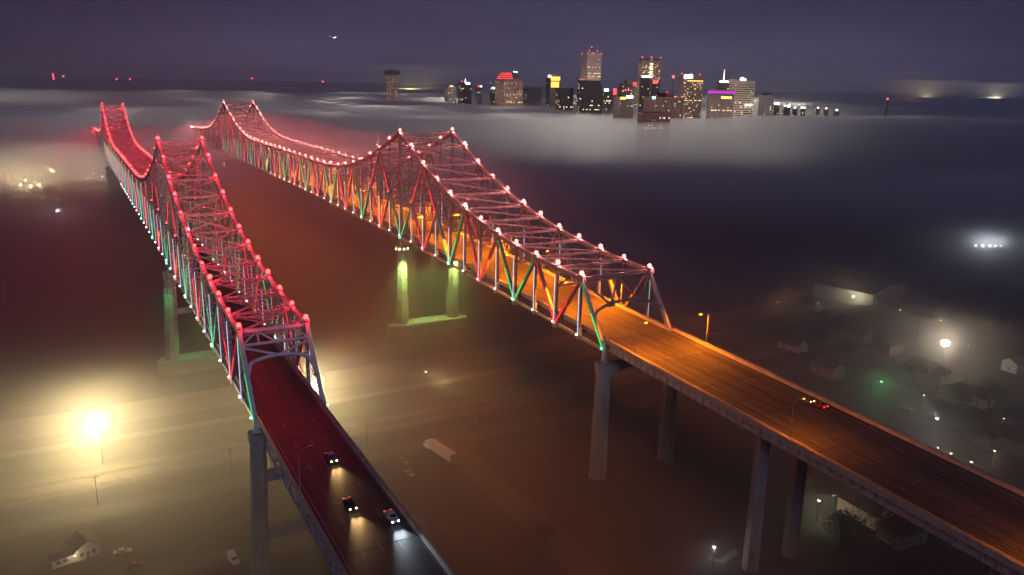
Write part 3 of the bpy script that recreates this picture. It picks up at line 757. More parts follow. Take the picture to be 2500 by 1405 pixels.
# ---------------------------------------------------------------- houses
def house(loc, rz, w_, d2, h, wall, label, roofh=2.2, name='house', porch=True):
    o = empty(name, loc, rz)
    wl = MB(); wl.box(-w_/2, w_/2, -d2/2, d2/2, -.1, h)
    for y in (-d2/2, d2/2): wl.add([(-w_/2, y, h), (w_/2, y, h), (0, y, h + roofh)], [(0, 1, 2) if y < 0 else (0, 2, 1)])
    wo = wl.build('wall', wall, o)
    sd = MB()
    for i in range(int(h/.3)):
        z = .2 + i*.3; sd.box(-w_/2-.02, w_/2+.02, -d2/2-.02, d2/2+.02, z, z+.24)
    sd.build('siding_boards', wall, wo)['kind'] = 'stuff'
    for s in (-1, 1):
        rf = MB(); e = .45; th = .14; sl = roofh/(w_/2)
        a0 = (s*(w_/2+e), h - e*sl); b0 = (0, h + roofh)
        rf.add([(a0[0],-d2/2-e,a0[1]+.04),(b0[0],-d2/2-e,b0[1]+.04),(b0[0],d2/2+e,b0[1]+.04),(a0[0],d2/2+e,a0[1]+.04),
                (a0[0],-d2/2-e,a0[1]+.04+th),(b0[0],-d2/2-e,b0[1]+.04+th),(b0[0],d2/2+e,b0[1]+.04+th),(a0[0],d2/2+e,a0[1]+.04+th)], BOXF)
        rf.build('roof', M['roofing'], o)
    def win(x, y, z, ww, wh, ax):
        f_ = MB(); q = MB()
        if ax == 'y':
            f_.box(x-ww/2-.1, x+ww/2+.1, y-.07, y+.07, z-.1, z+wh+.1); q.box(x-ww/2, x+ww/2, y-.09, y+.09, z, z+wh)
        else:
            f_.box(x-.07, x+.07, y-ww/2-.1, y+ww/2+.1, z-.1, z+wh+.1); q.box(x-.09, x+.09, y-ww/2, y+ww/2, z, z+wh)
        fo = f_.build('window', M['siding'], o); q.build('pane', M['glass'], fo)
    for x in (-w_*.25, w_*.25):
        win(x, -d2/2, 1.0, .9, 1.3, 'y')
    win(0, d2/2, 1.0, .9, 1.3, 'y')
    for y in (-d2*.25, d2*.25): win(-w_/2, y, 1.0, .9, 1.3, 'x'); win(w_/2, y, 1.0, .9, 1.3, 'x')
    dd = MB(); dd.box(-.45, .45, -d2/2-.06, -d2/2+.06, 0, 2.05); do = dd.build('door', M['brick'], o); MB().ball((.33, -d2/2-.1, 1.0), .05).build('handle', M['rail'], do)
    return tag(o, label, 'house')
# the white gabled house near the lower left corner: front gable, side wing, lamp by the porch
hp = ground(206, 1350)
hr = R(-60)
fa = (Vector((0,0,0)) - Vector((hp.x, hp.y, 0))); hr = math.atan2(fa.y, fa.x) + math.pi/2 + R(14)
hh = house((hp.x, hp.y, 0), hr, 6.2, 7.0, 3.3, M['siding'], 'white house with gable front, low side wing and dark windows', 1.9)
MB().box(-8.8, -3.2, -3.0, 1.6, -.1, 2.5).build('side_wing', M['siding'], hh)
wr = MB(); wr.beam((-9.1, .55, 2.85), (-3.2, .55, 2.85), 2.8, .14, (0, 1, -.3)); wr.beam((-9.1, -1.95, 2.85), (-3.2, -1.95, 2.85), 2.8, .14, (0, 1, .3)); wr.build('wing_roof', M['roofing'], hh)
for x in (-7.3, -5.6):
    f_ = MB(); f_.box(x-.6, x+.6, -3.08, -2.95, .9, 2.0); fo = f_.build('wing_window', M['siding2'], hh); q = MB(); q.box(x-.5, x+.5, -3.12, -3.0, 1.0, 1.9); q.build('pane', M['glass'], fo)
MB().ball((-3.4, -3.9, 2.3), .14).build('porch_lamp', M['lamp_warm'], hh); plight('porch_lamp_light', (-3.6, -5.4, 2.4), (1, .75, .4), 260, hh, .15)

hs = [((2380, 985), 'siding', 'white gabled house beside the string of small yard lights'), ((2330, 975), 'siding2', 'grey gabled house between the white house and a warm lamp'),
      ((1935, 852), 'siding', 'small pale house faintly lit beyond the amber approach road'), ((1945, 722), 'siding3', 'tan house left of the lit warehouse'),
      ((2020, 915), 'siding3', 'low tan house just behind the far parapet'), ((2480, 905), 'siding', 'pale house at the right edge of the picture'),
      ((2110, 1262), 'siding', 'white house in the dark beneath the amber bridge'), ((2200, 1318), 'siding2', 'grey house furthest under the amber bridge'),
      ((2255, 905), 'siding2', 'grey house below the brightest street light'), ((2420, 1080), 'siding3', 'tan house near the amber parapet at the right'),
      ((2480, 1100), 'siding2', 'grey house cut off by the right edge'), ((2170, 860), 'siding3', 'tan house standing left of the green lamp'),
      ((2090, 830), 'siding2', 'grey house among the dark trees below the warehouse'), ((2440, 800), 'siding3', 'tan house beside the small orange lamp at far right')]
for i, ((x, y), m_, lab) in enumerate(hs):
    p = ground(x, y); house((p.x, p.y, 0), aR + (0, math.pi/2)[i % 2] + random.uniform(-.08, .08) + (math.pi if i % 3 == 0 else 0), random.uniform(7, 9), random.uniform(10, 14), random.uniform(3.2, 5.2), M[m_], lab, random.uniform(2, 3))
# warehouse
def warehouse():
    p1, p2 = ground(1985, 722), ground(2112, 750); d = (p2 - p1); L = d.length + 4; rz = math.atan2(d.y, d.x)
    o = empty('warehouse', (p1.x, p1.y, 0), rz); dp, h = 46.0, 8.6
    MB().box(0, L, 0, dp, -.1, h).build('wall', M['corrugated'], o)
    n = int(L/1.5)
    for i in range(n): MB().box(i*1.5+.2, i*1.5+1.3, -.1, .02, .3, h-.3).build('wall_panel', M['corrugated'], o)
    MB().add([(-.5,-.6,h),(L+.5,-.6,h),(L+.5,dp/2,h+3.4),(-.5,dp/2,h+3.4)], [(0,1,2,3)]).build('roof', M['roof_metal'], o)
    MB().add([(-.5,dp/2,h+3.4),(L+.5,dp/2,h+3.4),(L+.5,dp+.6,h),(-.5,dp+.6,h)], [(0,1,2,3)]).build('roof', M['roof_metal'], o)
    for y, f in ((0, 1), (dp, 1)): pass
    for x in (0.01, L-.01): MB().add([(x,0,h),(x,dp,h),(x,dp/2,h+3.4)], [(0,1,2)]).build('gable', M['corrugated'], o)
    for y in (8, 20): MB().box(L-.05, L+.08, y, y+5, 0, 5).build('loading_door', M['siding2'], o)
    tag(o, 'long white corrugated warehouse lit by one lamp at its corner', 'warehouse'); return o, L
wh, whL = warehouse()
MB().box(whL+8, whL+34, 6, 30, -.1, 6.5).build('annex', M['siding2'], wh)

# ---------------------------------------------------------------- lamps on the ground
def yard_lamp(x, y, h, lens, col, watts, label, size=.35, cat='lamp', grp='lamps on poles below the bridges', arm=1.2):
    p = ground(x, y, h); o = empty('lamp_post', (p.x, p.y, 0), random.uniform(0, 6.28))
    MB().cyl((0,0,0), (0,0,h), .14, .08, 8).build('pole', M['pole'], o)
    MB().box(-.25,.25,-.25,.25,0,.3).build('base', M['pole'], o)
    hd = MB(); hd.box(-.35, .35, -.3, .3, h+size*.5, h+size*.5+.16); hd.build('head', M['dark_metal'], o)
    MB().ball((0,0,h), size, 0, .8).build('lens', lens, o)
    if watts: plight('lamp_post_light', (0, 0, h), col, watts*(.7 if grp.startswith('lamps on poles') else 1), o, max(.15, size*.6))
    return tag(o, label, cat, grp)
WY = (1.0, .76, .36); WW = (1.0, .86, .62); CW = (.86, .93, 1.0); OR = (1.0, .40, .08)
def flood_mast(x, y, h, watts, col, label, ring, r_):
    p = ground(x, y, h); o = empty('floodlight_mast', (p.x, p.y, 0)); MB().cyl((0,0,0), (0,0,h-.2), .3, .16, 10).build('pole', M['dark_metal'], o)
    MB().cyl((0,0,h-.2), (0,0,h+.2), ring, ring, 14).build('lamp_ring', M['dark_metal'], o)
    for i in range(14):  # balls spread over a sphere to imitate the lamp's round glare
        zz_ = 1 - 2*(i + .5)/14; a = i*2.39996; q = math.sqrt(1 - zz_*zz_); MB().ball((ring*q*math.cos(a), ring*q*math.sin(a), h + ring*zz_), r_).build('floodlight', M['lamp_warm'], o)
    plight('floodlight_mast_light', (0, -ring - 2.0, h - .6), col, watts*1.25, o, 1.6); return tag(o, label, 'floodlight', 'floodlight masts below the bridges')
flood_mast(240, 1028, 16, 130000, (1, .78, .36), 'huge yellow floodlight mast glaring through fog at left', 1.9, 1.3)
flood_mast(772, 940, 14, 60000, (1, .78, .36), 'bright yellow floodlight mast behind the red portal leg', 1.3, .9)
yard_lamp(2308, 838, 14, M['lamp_warm'], WW, 34000, 'brightest warm street light among the houses at right', 2.0)
yard_lamp(2083, 724, 7, M['lamp_warm'], (1, .88, .58), 9000, 'lamp on a pole before the white warehouse wall', .6)
yard_lamp(1998, 740, 5, M['lamp_white'], CW, 900, 'small white lamp left of the warehouse lamp', .3)
yard_lamp(1899, 738, 8, M['lamp_amber'], OR, 3500, 'lone orange lamp between the bridge and the warehouse', .5)
yard_lamp(2152, 932, 8, M['lamp_green'], (.35, 1, .4), 5000, 'green lamp glowing beside an unlit bridge pole', .5)
yard_lamp(2288, 1022, 8, M['lamp_white'], CW, 5500, 'cool white lamp just above the amber parapet', .5)
yard_lamp(2256, 965, 7, M['lamp_warm'], WY, 1200, 'small warm lamp left of the white gabled house', .3)
yard_lamp(2450, 1022, 7, M['lamp_white'], CW, 900, 'small white lamp at right below the house', .28)
yard_lamp(2198, 757, 7, M['lamp_warm'], WY, 1200, 'small warm lamp right of the warehouse', .33)
yard_lamp(2296, 783, 7, M['lamp_warm'], WY, 700, 'small warm lamp above the brightest street light', .3)
yard_lamp(2420, 792, 7, M['lamp_amber'], OR, 700, 'small orange lamp furthest right', .3)
yard_lamp(2365, 845, 7, M['lamp_amber'], OR, 900, 'small orange lamp right of the brightest street light', .3)
for i, (x, y) in enumerate(((2397, 968), (2407, 960), (2420, 966))): yard_lamp(x, y, 3, M['lamp_white'], WW, 150, ('leftmost of three tiny white yard lights beside the white gabled house', 'upper middle one of three tiny white yard lights beside the gabled house', 'rightmost of three tiny white yard lights beside the white gabled house')[i], .24, grp='yard lights by the white house')
for (x, y), lab in zip(((2290, 1093), (2322, 1107), (2372, 1128), (2428, 1101)), ('first small warm lamp along the amber parapet', 'second small warm lamp along the amber parapet', 'lowest small warm lamp along the amber parapet', 'small warm lamp right of the parapet row')):
    yard_lamp(x, y, 6, M['lamp_warm'], WY, 900, lab, .3)
yard_lamp(2000, 1222, 7, M['lamp_warm'], (1, .92, .62), 3000, 'warm white lamp over lawn under the amber bridge', .4)
yard_lamp(1744, 1335, 6, M['lamp_white'], CW, 1500, 'cool white lamp beside a curved footpath at bottom', .4)
yard_lamp(2035, 1210, 4, M['lamp_white'], CW, 250, 'tiny white light beyond the lawn lamp', .2)
yard_lamp(1040, 908, 9, M['lamp_warm'], WY, 2500, 'yellow lamp casting a beam along the levee', .4)
pz = ground(1040, 908, 9); slight('levee_beam', (pz.x+.4, pz.y, 9.0), tuple(pz + Vector((16, 4, -9))), (1, .85, .45), 30000, 75)
yard_lamp(1246, 953, 4, M['lamp_white'], WW, 120, 'tiny white light on the dark bank under the amber bridge', .2)
lp = ground(1113, 1405); street_lamp((lp.x, lp.y, 0), 2.6, 12.0, 2.6, None, 'unlit street lamp on the ground beneath the dark deck', big=.2)
lp = ground(970, 1085); street_lamp((lp.x, lp.y, 0), 1.0, 11.0, 2.0, None, 'unlit street lamp by the street between the bridges', big=.2)
# sports ground floodlights
p_ = ground(2412, 600, 24); sf = empty('floodlight_tower', (p_.x, p_.y, 0), 0)
for x in (-5.5, 5.5): MB().cyl((x,0,0), (x,0,24), .3, .18, 8).build('mast', M['pole'], sf)
MB().box(-11, 11, .3, .5, 23.7, 23.9).build('crossbar', M['dark_metal'], sf)
for i, x in enumerate((-9, -4, 1, 5, 9)):
    MB().ball((x, -.6, 24), (.6, .7, .65, .4, .35)[i]).build('floodlight', M['lamp_white'], sf)
for x in (-6, 4): plight('floodlight_beam', (x, -3.0, 26.5), CW, 5000, sf, .6)
tag(sf, 'row of five white floodlights shining in fog at right', 'floodlight')
# lamps across the river
far = [((127, 417), M['lamp_warm'], WW, 26000, 1.7), ((188, 362), M['lamp_white'], CW, 22000, 1.6), ((172, 352), M['lamp_white'], CW, 5000, .7), ((50, 452), M['lamp_warm'], WY, 9000, .8), ((75, 455), M['lamp_warm'], WY, 9000, .8),
       ((95, 452), M['lamp_warm'], WY, 9000, .8), ((228, 424), M['lamp_warm'], WW, 12000, 1.0), ((250, 432), M['lamp_warm'], WW, 9000, .9), ((62, 440), M['lamp_warm'], WY, 12000, .8), ((140, 515), M['lamp_white'], CW, 1500, .4),
       ((548, 403), M['lamp_warm'], (1, .92, .72), 26000, 1.7), ((20, 430), M['lamp_warm'], WY, 26000, .6), ((1817, 333), M['lamp_white'], CW, 4000, .5), ((40, 355), M['lamp_white'], CW, 5000, .7), ((215, 436), M['lamp_warm'], WW, 9000, .6)]
flab = ['bright warm lamp across the river at far left', 'cool white lamp across the river, upper of the far left lights', 'faint white light just above the cool white lamp', 'warm light at left end of the row on the far bank', 'middle warm light of the row on the far bank',
        'warm light at right end of the row on the far bank', 'warm lamp left of the far red bridge tower', 'second warm lamp left of the far red bridge tower', 'warm light above the row on the far bank', 'tiny white light low on the far bank',
        'bright white lamp beside the deck of the far bridge end', 'warm light at the left edge on the far bank', 'lone tiny white light on the dark river at right', 'faint white light high at the left edge', 'small warm light between the lamps by the red tower']
for (xy, l_, c_, w_, r_), lab in zip(far, flab): yard_lamp(*xy, 34, l_, c_, w_*1.5, lab, r_*1.2, grp='lamps on the far bank')
def quay_shed(x, y, w_, lab):
    p = ground(x, y); o = empty('quay_shed', (p.x, p.y, 0), aR); MB().box(-w_/2, w_/2, 0, 24, -.1, 9).build('wall', M['corrugated'], o)
    MB().add([(-w_/2-.6,-.6,9),(w_/2+.6,-.6,9),(w_/2+.6,12,12),(-w_/2-.6,12,12)], [(0,1,2,3)]).build('roof', M['roof_metal'], o); MB().add([(-w_/2-.6,12,12),(w_/2+.6,12,12),(w_/2+.6,24.6,9),(-w_/2-.6,24.6,9)], [(0,1,2,3)]).build('roof', M['roof_metal'], o)
    for i in range(int(w_/8)): MB().box(-w_/2+2+i*8, -w_/2+7+i*8, -.12, .05, 0, 6).build('door', M['siding2'], o)
    tag(o, lab, 'shed', 'sheds on the far quay')
quay_shed(60, 462, 60, 'pale quay shed behind the row of lights on the far bank'); quay_shed(225, 440, 40, 'pale quay shed beside the far red bridge tower')

# ---------------------------------------------------------------- trees
def tree_meshes(seed, h, cr_):
    rnd = random.Random(seed); tk = MB(); tk.cyl((0,0,0), (0,0,h*.45), .34, .22, 7)
    cents = []
    for i in range(6):
        a = i*1.05 + rnd.uniform(-.3,.3); z0_ = h*rnd.uniform(.3,.45); e = Vector((cr_*.6*math.cos(a), cr_*.6*math.sin(a), h*rnd.uniform(.55,.85))); tk.cyl((0,0,z0_), e, .16, .05, 5); cents.append(e)
    cents.append(Vector((0,0,h*.85))); lf = MB()
    for i in range(1300):
        c = rnd.choice(cents) + Vector((rnd.gauss(0,1), rnd.gauss(0,1), rnd.gauss(0,.8)))*cr_*.34
        n = Vector((rnd.gauss(0,1), rnd.gauss(0,1), rnd.gauss(0,1)+.5)).normalized(); a = n.orthogonal().normalized()*rnd.uniform(.2,.42); b = n.cross(a)
        lf.add([c-a, c+b*.7, c+a, c-b*.7], [(0,1,2,3)])
    return tk.mesh('trunk', M['bark']), lf.mesh('crown', M['leaf'])
TM = [tree_meshes(1, 9, 4.0), tree_meshes(2, 12, 5.0), tree_meshes(3, 7, 3.0)]
tl = [(2155,762,1,'round dark tree right of the lit warehouse'),(2175,770,0,'smaller dark tree beside the round one by the warehouse'),(1970,760,0,'dark tree below the small white lamp'),(2010,790,2,'low dark tree on the lit yard before the warehouse'),(2045,800,0,'dark tree left of the small warm lamp by the warehouse'),
      (2230,930,1,'dark tree left of the brightest street light'),(2290,945,0,'dark tree under the brightest street light'),(2345,1000,0,'dark tree in front of the gabled houses'),(2410,1010,1,'dark tree below the yard lights'),(2370,1080,1,'big dark tree between the small warm lamps'),
      (2460,1060,0,'dark tree by the right edge'),(2390,1085,0,'dark tree beside the lowest small warm lamp'),(2060,880,0,'dark tree behind the far parapet'),(1900,800,2,'low dark tree beyond the far parapet near the portal'),(1990,860,0,'dark tree near the small pale house'),
      (2120,1285,1,'dark tree beside the white house under the bridge'),(2180,1350,1,'dark tree at the bottom under the amber bridge'),(2050,1330,0,'dark tree below the lawn lamp'),(1950,1180,2,'low tree by the bridge leg under the amber deck'),(1480,1010,2,'low dark tree beside the tall pier leg'),
      (1330,1330,2,'low dark bush beside the street between the bridges')]
for x, y, k, lab in tl:
    p = ground(x, y); o = empty('tree', (p.x, p.y, 0), random.uniform(0, 6.3)); s_ = random.uniform(.85, 1.2); o.scale = (s_, s_, s_*random.uniform(.9, 1.1))
    put('trunk', TM[k][0], o); put('crown', TM[k][1], o); tag(o, lab, 'tree', 'dark trees below the bridges')

# ---------------------------------------------------------------- the city in the fog
WIN = [emis('warm_window', (1.0, .62, .28), 2.2), emis('yellow_window', (1.0, .82, .42), 3.0), emis('pale_window', (1.0, .92, .80), 2.2), emis('dim_window', (.9, .46, .24), .5)]
FAC = {k: mat('facade_' + k, c, .8, 0, .1, .05) for k, c in dict(tan=(.42,.33,.29), pink=(.50,.39,.35), brown=(.26,.17,.14), dark=(.07,.065,.07), pale=(.60,.54,.46), black=(.015,.015,.02), red=(.22,.10,.09), grey=(.30,.29,.30)).items()}
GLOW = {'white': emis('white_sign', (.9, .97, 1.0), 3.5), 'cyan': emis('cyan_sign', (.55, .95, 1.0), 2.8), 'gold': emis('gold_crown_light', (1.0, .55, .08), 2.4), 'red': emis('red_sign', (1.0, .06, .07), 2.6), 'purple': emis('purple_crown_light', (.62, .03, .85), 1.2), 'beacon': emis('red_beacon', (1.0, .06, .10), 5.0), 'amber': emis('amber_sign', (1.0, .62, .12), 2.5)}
def tower(xl, xr, ytop, dist, label, fac='tan', yaw=24, side=.28, floors=3.9, style='bands', cols=12, lit=.1, dimlit=0.0, name='office_tower', band=.5, pier=.3, facade_fill=0):
    dist *= 1.14; xc = (xl+xr)/2; v = ray(xc, ytop); dep = dist/math.hypot(v.x, v.y); A = (xr-xl)/FPX*dep
    p = at_dist(xc, ytop, dist); h = p.z; th = math.atan2(p.x, p.y); ps = R(yaw)
    w_ = A*(1-side)/math.cos(ps); d_ = A*side/abs(math.sin(ps)) if yaw else w_
    o = empty(name, (p.x, p.y, 0), -th + ps)
    tower.info = (w_, d_, h, dep)
    rnd = random.Random(int(xl*7+ytop))
    core = MB(); core.box(-w_/2, w_/2, -d_/2, d_/2, 0, h-.2); core.build('glass_core', M['glass'] if style != 'solid' else FAC[fac], o)
    nf = max(4, int(h/floors)); fh = h/nf; fz0 = int(nf*.25)
    bd = MB()
    for i in range(fz0, nf+1):
        z = i*fh; bh = fh*band if i < nf else fh*.9
        bd.box(-w_/2-.35, w_/2+.35, -d_/2-.35, d_/2+.35, z-bh/2, z+bh/2)
    if style in ('bands', 'grid'): bd.build('floor_bands', FAC[fac], o)['kind'] = 'stuff'
    nd = max(2, round(cols*d_/w_)); pm = MB()
    if style in ('piers', 'grid'):
        pw = w_/cols*pier
        for i in range(cols+1):
            x = -w_/2 + w_*i/cols
            for y in (-d_/2, d_/2): pm.box(x-pw/2, x+pw/2, y-.5, y+.5, 0, h-.3)
        for i in range(nd+1):
            y = -d_/2 + d_*i/nd
            for x in (-w_/2, w_/2): pm.box(x-.5, x+.5, y-pw/2, y+pw/2, 0, h-.3)
        pm.build('piers', FAC[fac], o)['kind'] = 'stuff'
    wn = MB()
    for fl in range(fz0, nf-1):
        z = (fl+.5)*fh; row = rnd.random() < .06
        for i in range(cols):
            q = rnd.random()
            if q < lit or (row and q < .6): mi = rnd.choice((0,0,1,2))
            elif q < lit + dimlit: mi = 3
            else: continue
            x = -w_/2 + w_*(i+.5)/cols; ww = w_/cols*.62; wn.box(x-ww/2, x+ww/2, -d_/2-.12, -d_/2+.05, z-fh*.2, z+fh*.2, mi)
        for i in range(nd):
            q = rnd.random()
            if q < lit: mi = rnd.choice((0,1,2))
            elif q < lit + dimlit: mi = 3
            else: continue
            y = -d_/2 + d_*(i+.5)/nd; ww = d_/nd*.62
            sx = -1 if yaw >= 0 else 1
            wn.box(sx*(w_/2)-.12, sx*(w_/2)+.12, y-ww/2, y+ww/2, z-fh*.2, z+fh*.2, mi)
    if wn.v: wn.build('lit_windows', WIN, o)['kind'] = 'stuff'
    MB().box(-w_/2-.5, w_/2+.5, -d_/2-.5, d_/2+.5, h-.5, h+1.0).build('parapet', FAC[fac], o)
    tag(o, label, 'building', 'towers rising out of the fog')
    if facade_fill: slight('facade_floodlight', (w_*.1, -d_/2 - 75, h*.42), (0, -d_/2, h*.72), (1, .70, .52), facade_fill, 85, o, 2, 1); slight('facade_floodlight', ((-1 if yaw >= 0 else 1)*(w_/2 + 60), 0, h*.42), ((-1 if yaw >= 0 else 1)*w_/2, 0, h*.72), (1, .78, .6), facade_fill*.45, 85, o, 2, 1)  # added unseen lamps in front and at the side to brighten the facade
    return o, w_, d_, h, dep
def sign(o, g_, x0, x1, y, z0, z1, nm='roof_sign', th=1.0): return MB().box(x0, x1, y-th/2, y+th/2, z0, z1).build(nm, GLOW[g_], o)
def pent(o, fac, x0, x1, y0, y1, z0, z1, nm='penthouse'): return MB().box(x0, x1, y0, y1, z0, z1).build(nm, FAC[fac], o)
def beacons(o, pts, r=1.3):
    for p in pts: MB().ball(p, r).build('beacon', GLOW['beacon'], o)

o, w_, d_, h, dep = tower(944, 970, 184, 2100, 'lone slim tower with wide dark flared cap and striped shaft', 'tan', -26, .22, 4.2, 'bands', 6, .0, .5, band=.42, facade_fill=90000)
cp = MB(); e = 5.0; zz = [h, h+3, h+12]; ex = [0, e, e+1.2]
for i in range(2):
    a, b, za, zc = ex[i], ex[i+1], zz[i], zz[i+1]
    cp.add([(-w_/2-a,-d_/2-a,za),(w_/2+a,-d_/2-a,za),(w_/2+a,d_/2+a,za),(-w_/2-a,d_/2+a,za),(-w_/2-b,-d_/2-b,zc),(w_/2+b,-d_/2-b,zc),(w_/2+b,d_/2+b,zc),(-w_/2-b,d_/2+b,zc)], BOXF)
cp.build('flared_cap', FAC['dark'], o); pent(o, 'dark', -w_*.4, w_*.4, -d_*.4, d_*.4, h+12, h+15)
o, w_, d_, h, dep = tower(1086, 1113, 214, 1950, 'small pale block with glowing crown, second from the lone slim tower', 'pale', 20, .3, 4, 'grid', 8, .05, facade_fill=60000); sign(o, 'gold', -w_*.2, w_*.25, -d_*.3, h+1, h+5, 'lit_crown'); pent(o, 'dark', -w_*.3, w_*.3, -d_*.2, d_*.3, h, h+6)
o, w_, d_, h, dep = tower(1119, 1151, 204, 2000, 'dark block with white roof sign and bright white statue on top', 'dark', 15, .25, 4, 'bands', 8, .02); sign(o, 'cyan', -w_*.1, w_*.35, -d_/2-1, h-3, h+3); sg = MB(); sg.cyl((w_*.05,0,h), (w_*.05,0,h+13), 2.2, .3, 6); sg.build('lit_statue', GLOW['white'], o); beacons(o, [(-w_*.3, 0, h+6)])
o, w_, d_, h, dep = tower(1160, 1177, 213, 2050, 'low dark block under a red and white sign', 'dark', 15, .25, 4, 'bands', 6, .03); sign(o, 'red', -w_*.3, w_*.1, -d_/2-1, h, h+5); sign(o, 'white', w_*.12, w_*.45, -d_/2-1, h, h+4)
o, w_, d_, h, dep = tower(1196, 1209, 212, 1900, 'narrow block with a cyan sign left of the red topped hotel', 'dark', 15, .25, 4, 'bands', 5, .03); sign(o, 'cyan', -w_*.4, w_*.4, -d_/2-1, h-6, h-1); beacons(o, [(-w_*.4, 0, h+9)], .9)
# stepped hotel with red floodlit top
o, w_, d_, h, dep = tower(1209, 1276, 195, 1800, 'broad brown hotel with stepped top floodlit red', 'brown', 22, .34, 3.6, 'grid', 16, .06, .35, band=.45, pier=.4, facade_fill=90000)
for i in range(4):
    f0 = 1 - .1*(i+1); b_ = MB(); z = h + 1 + i*4.2; b_.box(-w_/2*(f0), w_/2*(f0), -d_/2*f0, d_/2*f0, z, z+3.9); so = b_.build('stepped_storey', FAC['brown'], o)
    MB().box(-w_/2*f0-.3, -w_*.02, -d_/2*f0-.5, -d_/2*f0-.1, z+1.0, z+2.2).build('red_light_strip', GLOW['red'], so)
    MB().box(-w_/2*f0-.5, -w_/2*f0-.1, -d_/2*f0, d_/2*f0, z+1.0, z+2.2).build('red_light_strip', GLOW['red'], so)
sign(o, 'cyan', w_*.1, w_*.33, -d_/2*.5, h+14, h+20)
tower(1278, 1323, 217, 2100, 'low dark building between two hotels', 'dark', 10, .2, 4, 'bands', 10, .03)
o, w_, d_, h, dep = tower(1334, 1367, 192, 1850, 'dark tower with blazing gold crown', 'dark', 25, .3, 4, 'grid', 6, .02)
for i in range(4): sign(o, 'gold', -w_*.42 + i*w_*.22, -w_*.42 + i*w_*.22 + w_*.15, -d_/2-.8, h-22, h-8, 'gold_window')
sign(o, 'gold', -w_*.45, w_*.5, -d_/2-.6, h-5, h+4, 'lit_crown'); pent(o, 'brown', -w_*.45, w_*.5, -d_*.45, d_*.45, h, h+9); sign(o, 'white', -w_*.75, -w_*.45, -d_/2, h+2, h+8); plight('crown_light', (0, -d_/2-8, h-8), (1, .55, .1), 9000, o, 1)
tower(1356, 1400, 217, 1500, 'dark horizontally banded block in front of the gold crowned tower', 'dark', 18, .25, 3.8, 'bands', 10, .04)
# tallest pale tower
o, w_, d_, h, dep = tower(1420, 1468, 133, 2050, 'tallest pale tower with a fine grid of windows and red beacons', 'pink', 24, .31, 4.1, 'grid', 14, .015, 0, band=.5, pier=.42, facade_fill=260000)
pent(o, 'tan', -w_*.32, w_*.32, -d_*.3, d_*.3, h, h+8); MB().cyl((0,0,h+8), (0,0,h+18), .5, .2, 6).build('antenna', M['dark_metal'], o)
beacons(o, [(-w_/2,-d_/2,h+2),(w_/2,-d_/2,h+2),(-w_/2,d_/2,h+2),(-w_*.1,-d_/2,h+2),(-w_*.3,-d_*.3,h+9),(w_*.3,-d_*.3,h+9),(0,0,h+19)])
# black glass block with chamfered shoulder
o, w_, d_, h, dep = tower(1410, 1466, 198, 1450, 'black glass block with sloping shoulder and few lit windows', 'black', 12, .12, 4, 'solid', 12, .07)
MB().add([(w_/2,-d_/2,0),(w_/2+5,-d_/2,0),(w_/2+5,-d_/2,h-22),(w_/2,-d_/2,h),(w_/2,d_/2,0),(w_/2+5,d_/2,0),(w_/2+5,d_/2,h-22),(w_/2,d_/2,h)], [(0,1,2,3),(7,6,5,4),(1,5,6,2),(2,6,7,3)]).build('sloping_shoulder', FAC['black'], o)
beacons(o, [(-w_/2, -d_/2, h+2), (-w_*.4, -d_/2, h+2)], .8)
o, w_, d_, h, dep = tower(1470, 1493, 224, 1500, 'low dark block carrying a cyan white sign', 'dark', 10, .2, 4, 'bands', 6, .03); sign(o, 'cyan', -w_*.5, w_*.1, -d_/2-1, h, h+6)
o, w_, d_, h, dep = tower(1500, 1547, 240, 1250, 'tan hotel block with long white sign and amber lettering', 'tan', 20, .3, 3.6, 'piers', 16, .06, facade_fill=120000); sign(o, 'white', -w_*.05, w_*.4, -d_/2-1, h, h+4.5); sign(o, 'amber', -w_*.5, -w_*.12, -d_/2-1, h-2, h+2); pent(o, 'dark', -w_*.3, w_*.05, -d_*.3, d_*.3, h, h+5)
o, w_, d_, h, dep = tower(1512, 1556, 206, 1700, 'stepped rose brown hotel with a red roof sign', 'brown', 16, .2, 3.6, 'piers', 14, .08); pent(o, 'brown', -w_*.2, w_*.35, -d_*.4, d_*.4, h, h+10, 'upper_storeys'); sign(o, 'red', w_*.2, w_*.42, -d_/2-1, h-3, h+4); beacons(o, [(-w_*.45+i*w_*.18, -d_/2-1, h-14) for i in range(4)], 1.0)
o, w_, d_, h, dep = tower(1494, 1506, 222, 1600, 'small red glowing lantern tower between two hotels', 'red', 10, .2, 4, 'solid', 4, 0); sign(o, 'red', -w_*.4, w_*.4, -d_/2-1, h-8, h+5, 'red_lantern')
# dark gold-windowed tower
o, w_, d_, h, dep = tower(1560, 1612, 152, 1900, 'tall dark tower with rows of golden windows', 'brown', 20, .16, 3.9, 'grid', 14, .08, .45, band=.42, pier=.3, facade_fill=160000); pent(o, 'dark', -w_*.5, -.07*w_, -d_*.5, d_*.5, h, h+9); pent(o, 'tan', -w_*.06, w_*.09, -d_*.5, d_*.5, h, h+10); pent(o, 'dark', w_*.1, w_*.5, -d_*.5, d_*.5, h, h+9)
for i in range(6): MB().box(-w_*.07, w_*.10, -d_/2-.9, -d_/2-.5, h-6-i*6.5, h-3-i*6.5).build('bright_window', WIN[1], o)
beacons(o, [(-w_/2, -d_/2, h+11), (0, -d_/2, h+12), (w_/2, -d_/2, h+11)])
o, w_, d_, h, dep = tower(1563, 1588, 189, 1500, 'slim dark glass block with a cyan sign before the golden tower', 'dark', 8, .1, 4, 'piers', 8, .06); sign(o, 'cyan', -w_*.45, w_*.5, -d_/2-1, h-1, h+3)
